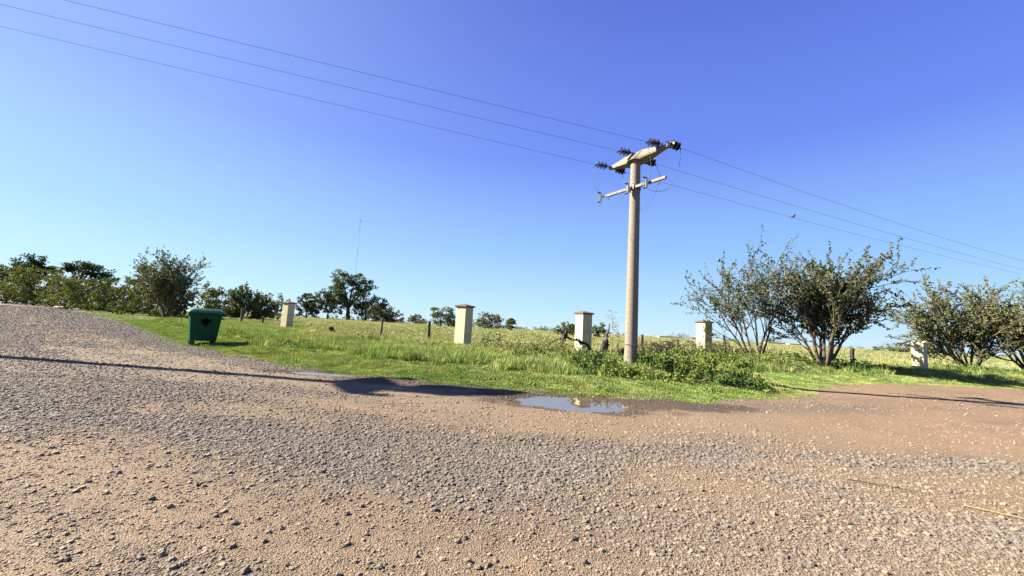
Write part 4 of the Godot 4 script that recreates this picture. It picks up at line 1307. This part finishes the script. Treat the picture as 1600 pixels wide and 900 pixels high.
func grass() -> void:
	var short_ := tuft_mesh(16, 0.09, 0.09, 0.011, 501)
	var tall := tuft_mesh(18, 0.11, 0.30, 0.014, 502)
	var field := tuft_mesh(22, 0.30, 0.42, 0.032, 503)
	rng.seed = 510
	var A := PackedFloat32Array()
	var B := PackedFloat32Array()
	# verge: from the road edge about 9 m in
	for k in 240000:
		var x := rng.randf_range(-34.0, 33.0)
		var e := edge_at(x)
		var s0 := pow(rng.randf(), 1.15) * 10.0 - 0.35
		var d := e.x + s0 * sqrt(1.0 + e.y * e.y)
		if x < -16.0 and rng.randf() < 0.45:
			continue
		var s := side(x, d)
		if s < -0.05 and rng.randf() < 0.85:
			continue
		if s < -0.3:
			continue
		var patch := n_mid.get_noise_2d(x * 0.8, d * 0.8)
		var pz := n_patch.get_noise_2d(x, d)
		var p := v(x, hgt(x, d, s), d)
		var dry := clampf(0.16 + 0.45 * pz + 0.3 * n_hi.get_noise_2d(x * 0.5, d * 0.5) + 0.3 * smoothstep(4.0, 9.0, s) + rng.randf_range(-0.2, 0.3), 0.0, 1.0)
		var c := Vector3(0.142, 0.215, 0.062).lerp(Vector3(0.32, 0.305, 0.15), dry) * rng.randf_range(0.55, 1.35) * (1.0 + 0.45 * n_hi.get_noise_2d(x * 0.35 + 40.0, d * 0.5))
		var tallness := smoothstep(2.2, 4.4, s + patch * 1.8)
		if x > 8.0:
			tallness = smoothstep(2.0, 4.2, s + patch * 1.5)
		if rng.randf() > tallness:
			if s > 4.5 and rng.randf() < 0.6:
				continue
			var w := rng.randf_range(0.8, 1.35)
			A.append_array(PackedFloat32Array([p.x, p.y, p.z, rng.randf() * TAU, w, w * rng.randf_range(0.5, 1.15) * (1.0 + 0.7 * n_hi.get_noise_2d(x * 0.7, d * 0.7)) * (0.45 + 0.55 * smoothstep(-0.1, 0.7, s)), c.x, c.y, c.z]))
		elif rng.randf() < 0.6:
			var w := rng.randf_range(0.8, 1.5)
			B.append_array(PackedFloat32Array([p.x, p.y, p.z, rng.randf() * TAU, w, w * rng.randf_range(0.6, 1.15) * (1.0 + 0.45 * patch) * (1.0 + 0.2 * smoothstep(5.5, 9.5, s)), c.x, c.y, c.z]))
	var D := PackedFloat32Array()
	rng.seed = 512
	for k in 5200:
		var x := rng.randf_range(-26.0, 30.0)
		var e := edge_at(x)
		var s0 := rng.randf_range(0.3, 9.0)
		var d := e.x + s0 * sqrt(1.0 + e.y * e.y)
		if n_mid.get_noise_2d(x * 0.6 + 9.0, d * 0.6) < 0.02:
			continue
		var c := Vector3(0.085, 0.14, 0.035).lerp(Vector3(0.17, 0.22, 0.07), rng.randf())
		var w := rng.randf_range(0.5, 1.2) * lerpf(0.7, 1.3, smoothstep(1.0, 5.0, s0))
		D.append_array(PackedFloat32Array([x, ground_y(x, d), -d, rng.randf() * TAU, w, w * rng.randf_range(0.5, 1.0), c.x, c.y, c.z]))
	var herb := fresh()
	rng.seed = 513
	for k in 26:
		var o := rand_dir() * Vector3(0.16, 0.0, 0.16)
		leaf(herb, o + Vector3.UP * rng.randf_range(0.0, 0.14), (rand_dir() + Vector3.UP * 0.5).normalized(), rng.randf_range(0.07, 0.13), Color.WHITE, 0.3)
	herb.c = PackedColorArray()
	scatter("ground_cover", "low broad-leaved ground cover mixed into the verge grass", finish(herb), M.grass, D)
	scatter("short_grass", "short bright grass along the road edge", short_, M.grass, A)
	scatter("tall_grass", "lush taller grass on the verge", tall, M.grass, B)
	# pasture
	var C := PackedFloat32Array()
	for k in 110000:
		var d := 16.0 * pow(15.0, rng.randf())
		var x := rng.randf_range(-1.75, 1.75) * d
		var e := edge_at(x)
		var s: float = (d - e.x) / sqrt(1.0 + e.y * e.y)
		if s < (6.0 + rng.randf() * 3.0 if x > -33.0 else 0.1):
			continue
		var pz := n_patch.get_noise_2d(x * 0.5, d * 0.5)
		var dry := clampf(0.50 + 0.4 * pz + 0.3 * n_low.get_noise_2d(x, d) + rng.randf_range(-0.25, 0.25), 0.0, 1.0)
		if s < 14.0:
			dry *= smoothstep(4.0, 14.0, s)
		var c := Vector3(0.150, 0.192, 0.078).lerp(Vector3(0.285, 0.278, 0.152), dry) * rng.randf_range(0.8, 1.2)
		var w := rng.randf_range(0.7, 1.2) * clampf(d / 28.0, 0.8, 4.5)
		var y := hgt(x, d, s)
		C.append_array(PackedFloat32Array([x, y, -d, rng.randf() * TAU, w, rng.randf_range(0.5, 1.1) * (1.0 + 0.3 * pz) * (0.3 + 0.7 * smoothstep(3.0, 12.0, s)), c.x, c.y, c.z]))
	scatter("pasture_grass", "dry and green mixed grass covering the pasture", field, M.grass, C)

# ---------- stones ----------
func stone_mesh(seed_: int, squash: float) -> ArrayMesh:
	rng.seed = seed_
	var sp := SphereMesh.new()
	sp.radius = 1.0
	sp.height = 2.0
	sp.radial_segments = 7
	sp.rings = 4
	var a := sp.get_mesh_arrays()
	var vs: PackedVector3Array = a[Mesh.ARRAY_VERTEX]
	var n := FastNoiseLite.new()
	n.seed = seed_
	n.frequency = 0.8
	var b := fresh()
	for p in vs:
		var r := 1.0 + 0.55 * n.get_noise_3dv(p)
		b.v.append(Vector3(p.x * r * 1.15, p.y * r * squash, p.z * r * 0.9))
	b.i = a[Mesh.ARRAY_INDEX]
	return finish(b)

func stone_color(x: float, d: float) -> Vector3:
	var g := gravel(x, d)
	var c := Vector3(0.175, 0.137, 0.098).lerp(Vector3(0.098, 0.087, 0.077), clampf(g + rng.randf_range(-0.3, 0.4), 0.0, 1.0))
	c = c.lerp(Vector3(0.055, 0.037, 0.026), wetness(x, d) * 0.85)
	return c * rng.randf_range(0.65, 1.2)

func stones() -> void:
	var gravels := [PackedFloat32Array(), PackedFloat32Array(), PackedFloat32Array()]
	rng.seed = 601
	# bands of distance: from, to, stones tried, typical radius
	for band in [[1.7, 3.2, 120000, 0.0044], [3.2, 5.0, 130000, 0.0058], [5.0, 8.0, 120000, 0.0076], [8.0, 14.0, 64000, 0.0112], [14.0, 45.0, 26000, 0.02], [13.0, 75.0, 85000, 0.028]]:
		for k in band[2]:
			var d := sqrt(lerpf(band[0] * band[0], band[1] * band[1], rng.randf()))
			var x := rng.randf_range(-1.55, 1.55) * (d + 0.5)
			if band[1] > 70.0:      # the left road, far off
				d = 13.0 * pow(5.8, rng.randf())
				x = -rng.randf_range(0.75, 1.5) * d
			var s: float = d - edge_at(x).x
			if s > 0.35 or (band[0] > 13.0 and x > 0 and rng.randf() < 0.5):
				continue
			var g := gravel(x, d)
			if rng.randf() > (0.42 - 0.3 * smoothstep(1.5, 7.0, x + (d - 6.0) * 0.6)) + 0.75 * g * g:
				continue
			if basin(x, d) > 0.36:
				continue
			var r: float = band[3] * exp(rng.randfn(0.0, 0.55)) * (0.8 + 0.45 * g)
			r = minf(r, 0.026 if d < 14.0 else 0.026 + 0.0012 * (d - 14.0))
			if d > 25.0:
				r *= 1.3
			var y := ground_y(x, d)
			var c := stone_color(x, d)
			gravels[k % 3].append_array(PackedFloat32Array([x, y + r * 0.12, -d, rng.randf() * TAU, r, r * rng.randf_range(0.7, 1.2), c.x, c.y, c.z]))
	for k in 3:
		scatter("gravel", "loose grey and tan gravel strewn over the road", stone_mesh(610 + k, [0.6, 0.75, 0.5][k]), M.stone, gravels[k])
	# the larger stones one can pick out
	var spots := [[-4.41, 3.91], [-3.42, 3.6], [-3.5, 3.29], [-3.47, 3.4], [-2.6, 3.46], [-2.48, 3.06], [-2.72, 3.17], [-3.11, 2.88], [-3.54, 2.93], [-2.06, 2.96], [-1.87, 2.88], [-1.58, 2.81], [-1.52, 2.86], [-2.03, 2.49], [-2.11, 2.44], [-2.5, 2.4], [-1.46, 2.4], [-1.26, 2.48], [-1.54, 2.7], [-1.29, 4.3], [-1.31, 3.47], [-0.78, 3.62], [-1.19, 2.96], [-0.92, 2.85], [-0.2, 2.98], [-0.23, 2.87], [-0.11, 2.55], [-0.05, 2.58], [-0.71, 2.5], [-0.92, 2.41], [0.81, 5.15], [0.69, 3.22], [0.68, 2.87], [0.57, 2.67], [0.55, 2.95], [0.39, 3.37], [-0.52, 3.26], [-0.38, 3.14], [-1.0, 2.73], [-0.52, 2.64], [-0.49, 3.92], [-0.18, 2.61], [4.47, 4.27], [3.56, 3.98], [3.6, 4.23], [2.8, 3.55], [1.91, 3.02], [2.93, 3.18], [2.05, 2.75], [2.15, 2.79], [3.56, 2.97], [3.72, 3.61], [2.02, 2.87]]
	rng.seed = 620
	var meshes := [stone_mesh(621, 0.7), stone_mesh(622, 0.85), stone_mesh(623, 0.6), stone_mesh(624, 0.75)]
	var tones := []
	for c in [[0.10, 0.094, 0.088], [0.13, 0.118, 0.105], [0.17, 0.146, 0.12]]:
		tones.append(grain(mat(lin(c[0], c[1], c[2]), 0.85), M.bark.albedo_texture, 6.0, M.bark.normal_texture, 1.0))
	rng.seed = 625
	for k in spots.size():
		var r := rng.randf_range(0.015, 0.027)
		var o := part("loose_stone", meshes[k % 4], tones[k % 3], self, v(spots[k][0], ground_y(spots[k][0], spots[k][1]) + r * 0.35, spots[k][1]))
		o.rotation = Vector3(rng.randf_range(-0.3, 0.3), rng.randf() * TAU, rng.randf_range(-0.3, 0.3))
		o.scale = Vector3.ONE * r
		tag(o, "larger loose grey stone lying on the foreground gravel", "stone", "larger loose stones on the foreground gravel")

# ---------- litter ----------
func crumple(called: String, x: float, d: float, r: Vector3, m: Material, label: String, cat: String, seed_: int) -> void:
	rng.seed = seed_
	var sp := SphereMesh.new()
	sp.radius = 1.0
	sp.height = 2.0
	sp.radial_segments = 12
	sp.rings = 7
	var a := sp.get_mesh_arrays()
	var n := FastNoiseLite.new()
	n.seed = seed_
	n.frequency = 1.3
	var b := fresh()
	for p in a[Mesh.ARRAY_VERTEX] as PackedVector3Array:
		var q: Vector3 = p * (1.0 + 0.6 * n.get_noise_3dv(p))
		b.v.append(q * r)
	b.i = a[Mesh.ARRAY_INDEX]
	var o := part(called, finish(b), m, self, v(x, ground_y(x, d) + r.y * 0.6, d))
	tag(o, label, cat)

func litter() -> void:
	crumple("plastic_bag", 7.25, 11.75, Vector3(0.26, 0.10, 0.14), M.white, "crumpled white bag at the right end of the weed bank", "litter", 701)
	crumple("plastic_bottle", -3.37, 14.1, Vector3(0.13, 0.09, 0.09), M.porcelain, "pale scrap of plastic in the grass left of the lone pillar", "litter", 702)
	crumple("paper_scrap", -84.5, 72.5, Vector3(1.0, 0.25, 0.5), M.white, "white rubbish heap at the foot of the left bushes", "litter", 703)
	crumple("straw_heap", -13.6, 27.0, Vector3(0.5, 0.2, 0.4), M.straw, "small heap of yellow straw in the verge grass", "straw", 704)
	for q in [[4.1, 4.3, 0.28, 0.5, "thin dark twig lying on the gravel at right"], [4.75, 3.7, 0.3, 0.7, "pale straw stem lying on the gravel at right"]]:
		var o := part("dry_twig", rod(Vector3(-q[2], 0.008, 0), Vector3(q[2], 0.014, 0), 0.006, 5, 0.003), M.wood_dark if q[0] < 4.5 else M.straw, self, v(q[0], ground_y(q[0], q[1]) + 0.01, q[1]))
		o.rotation.y = -q[3]
		tag(o, q[4], "twig")
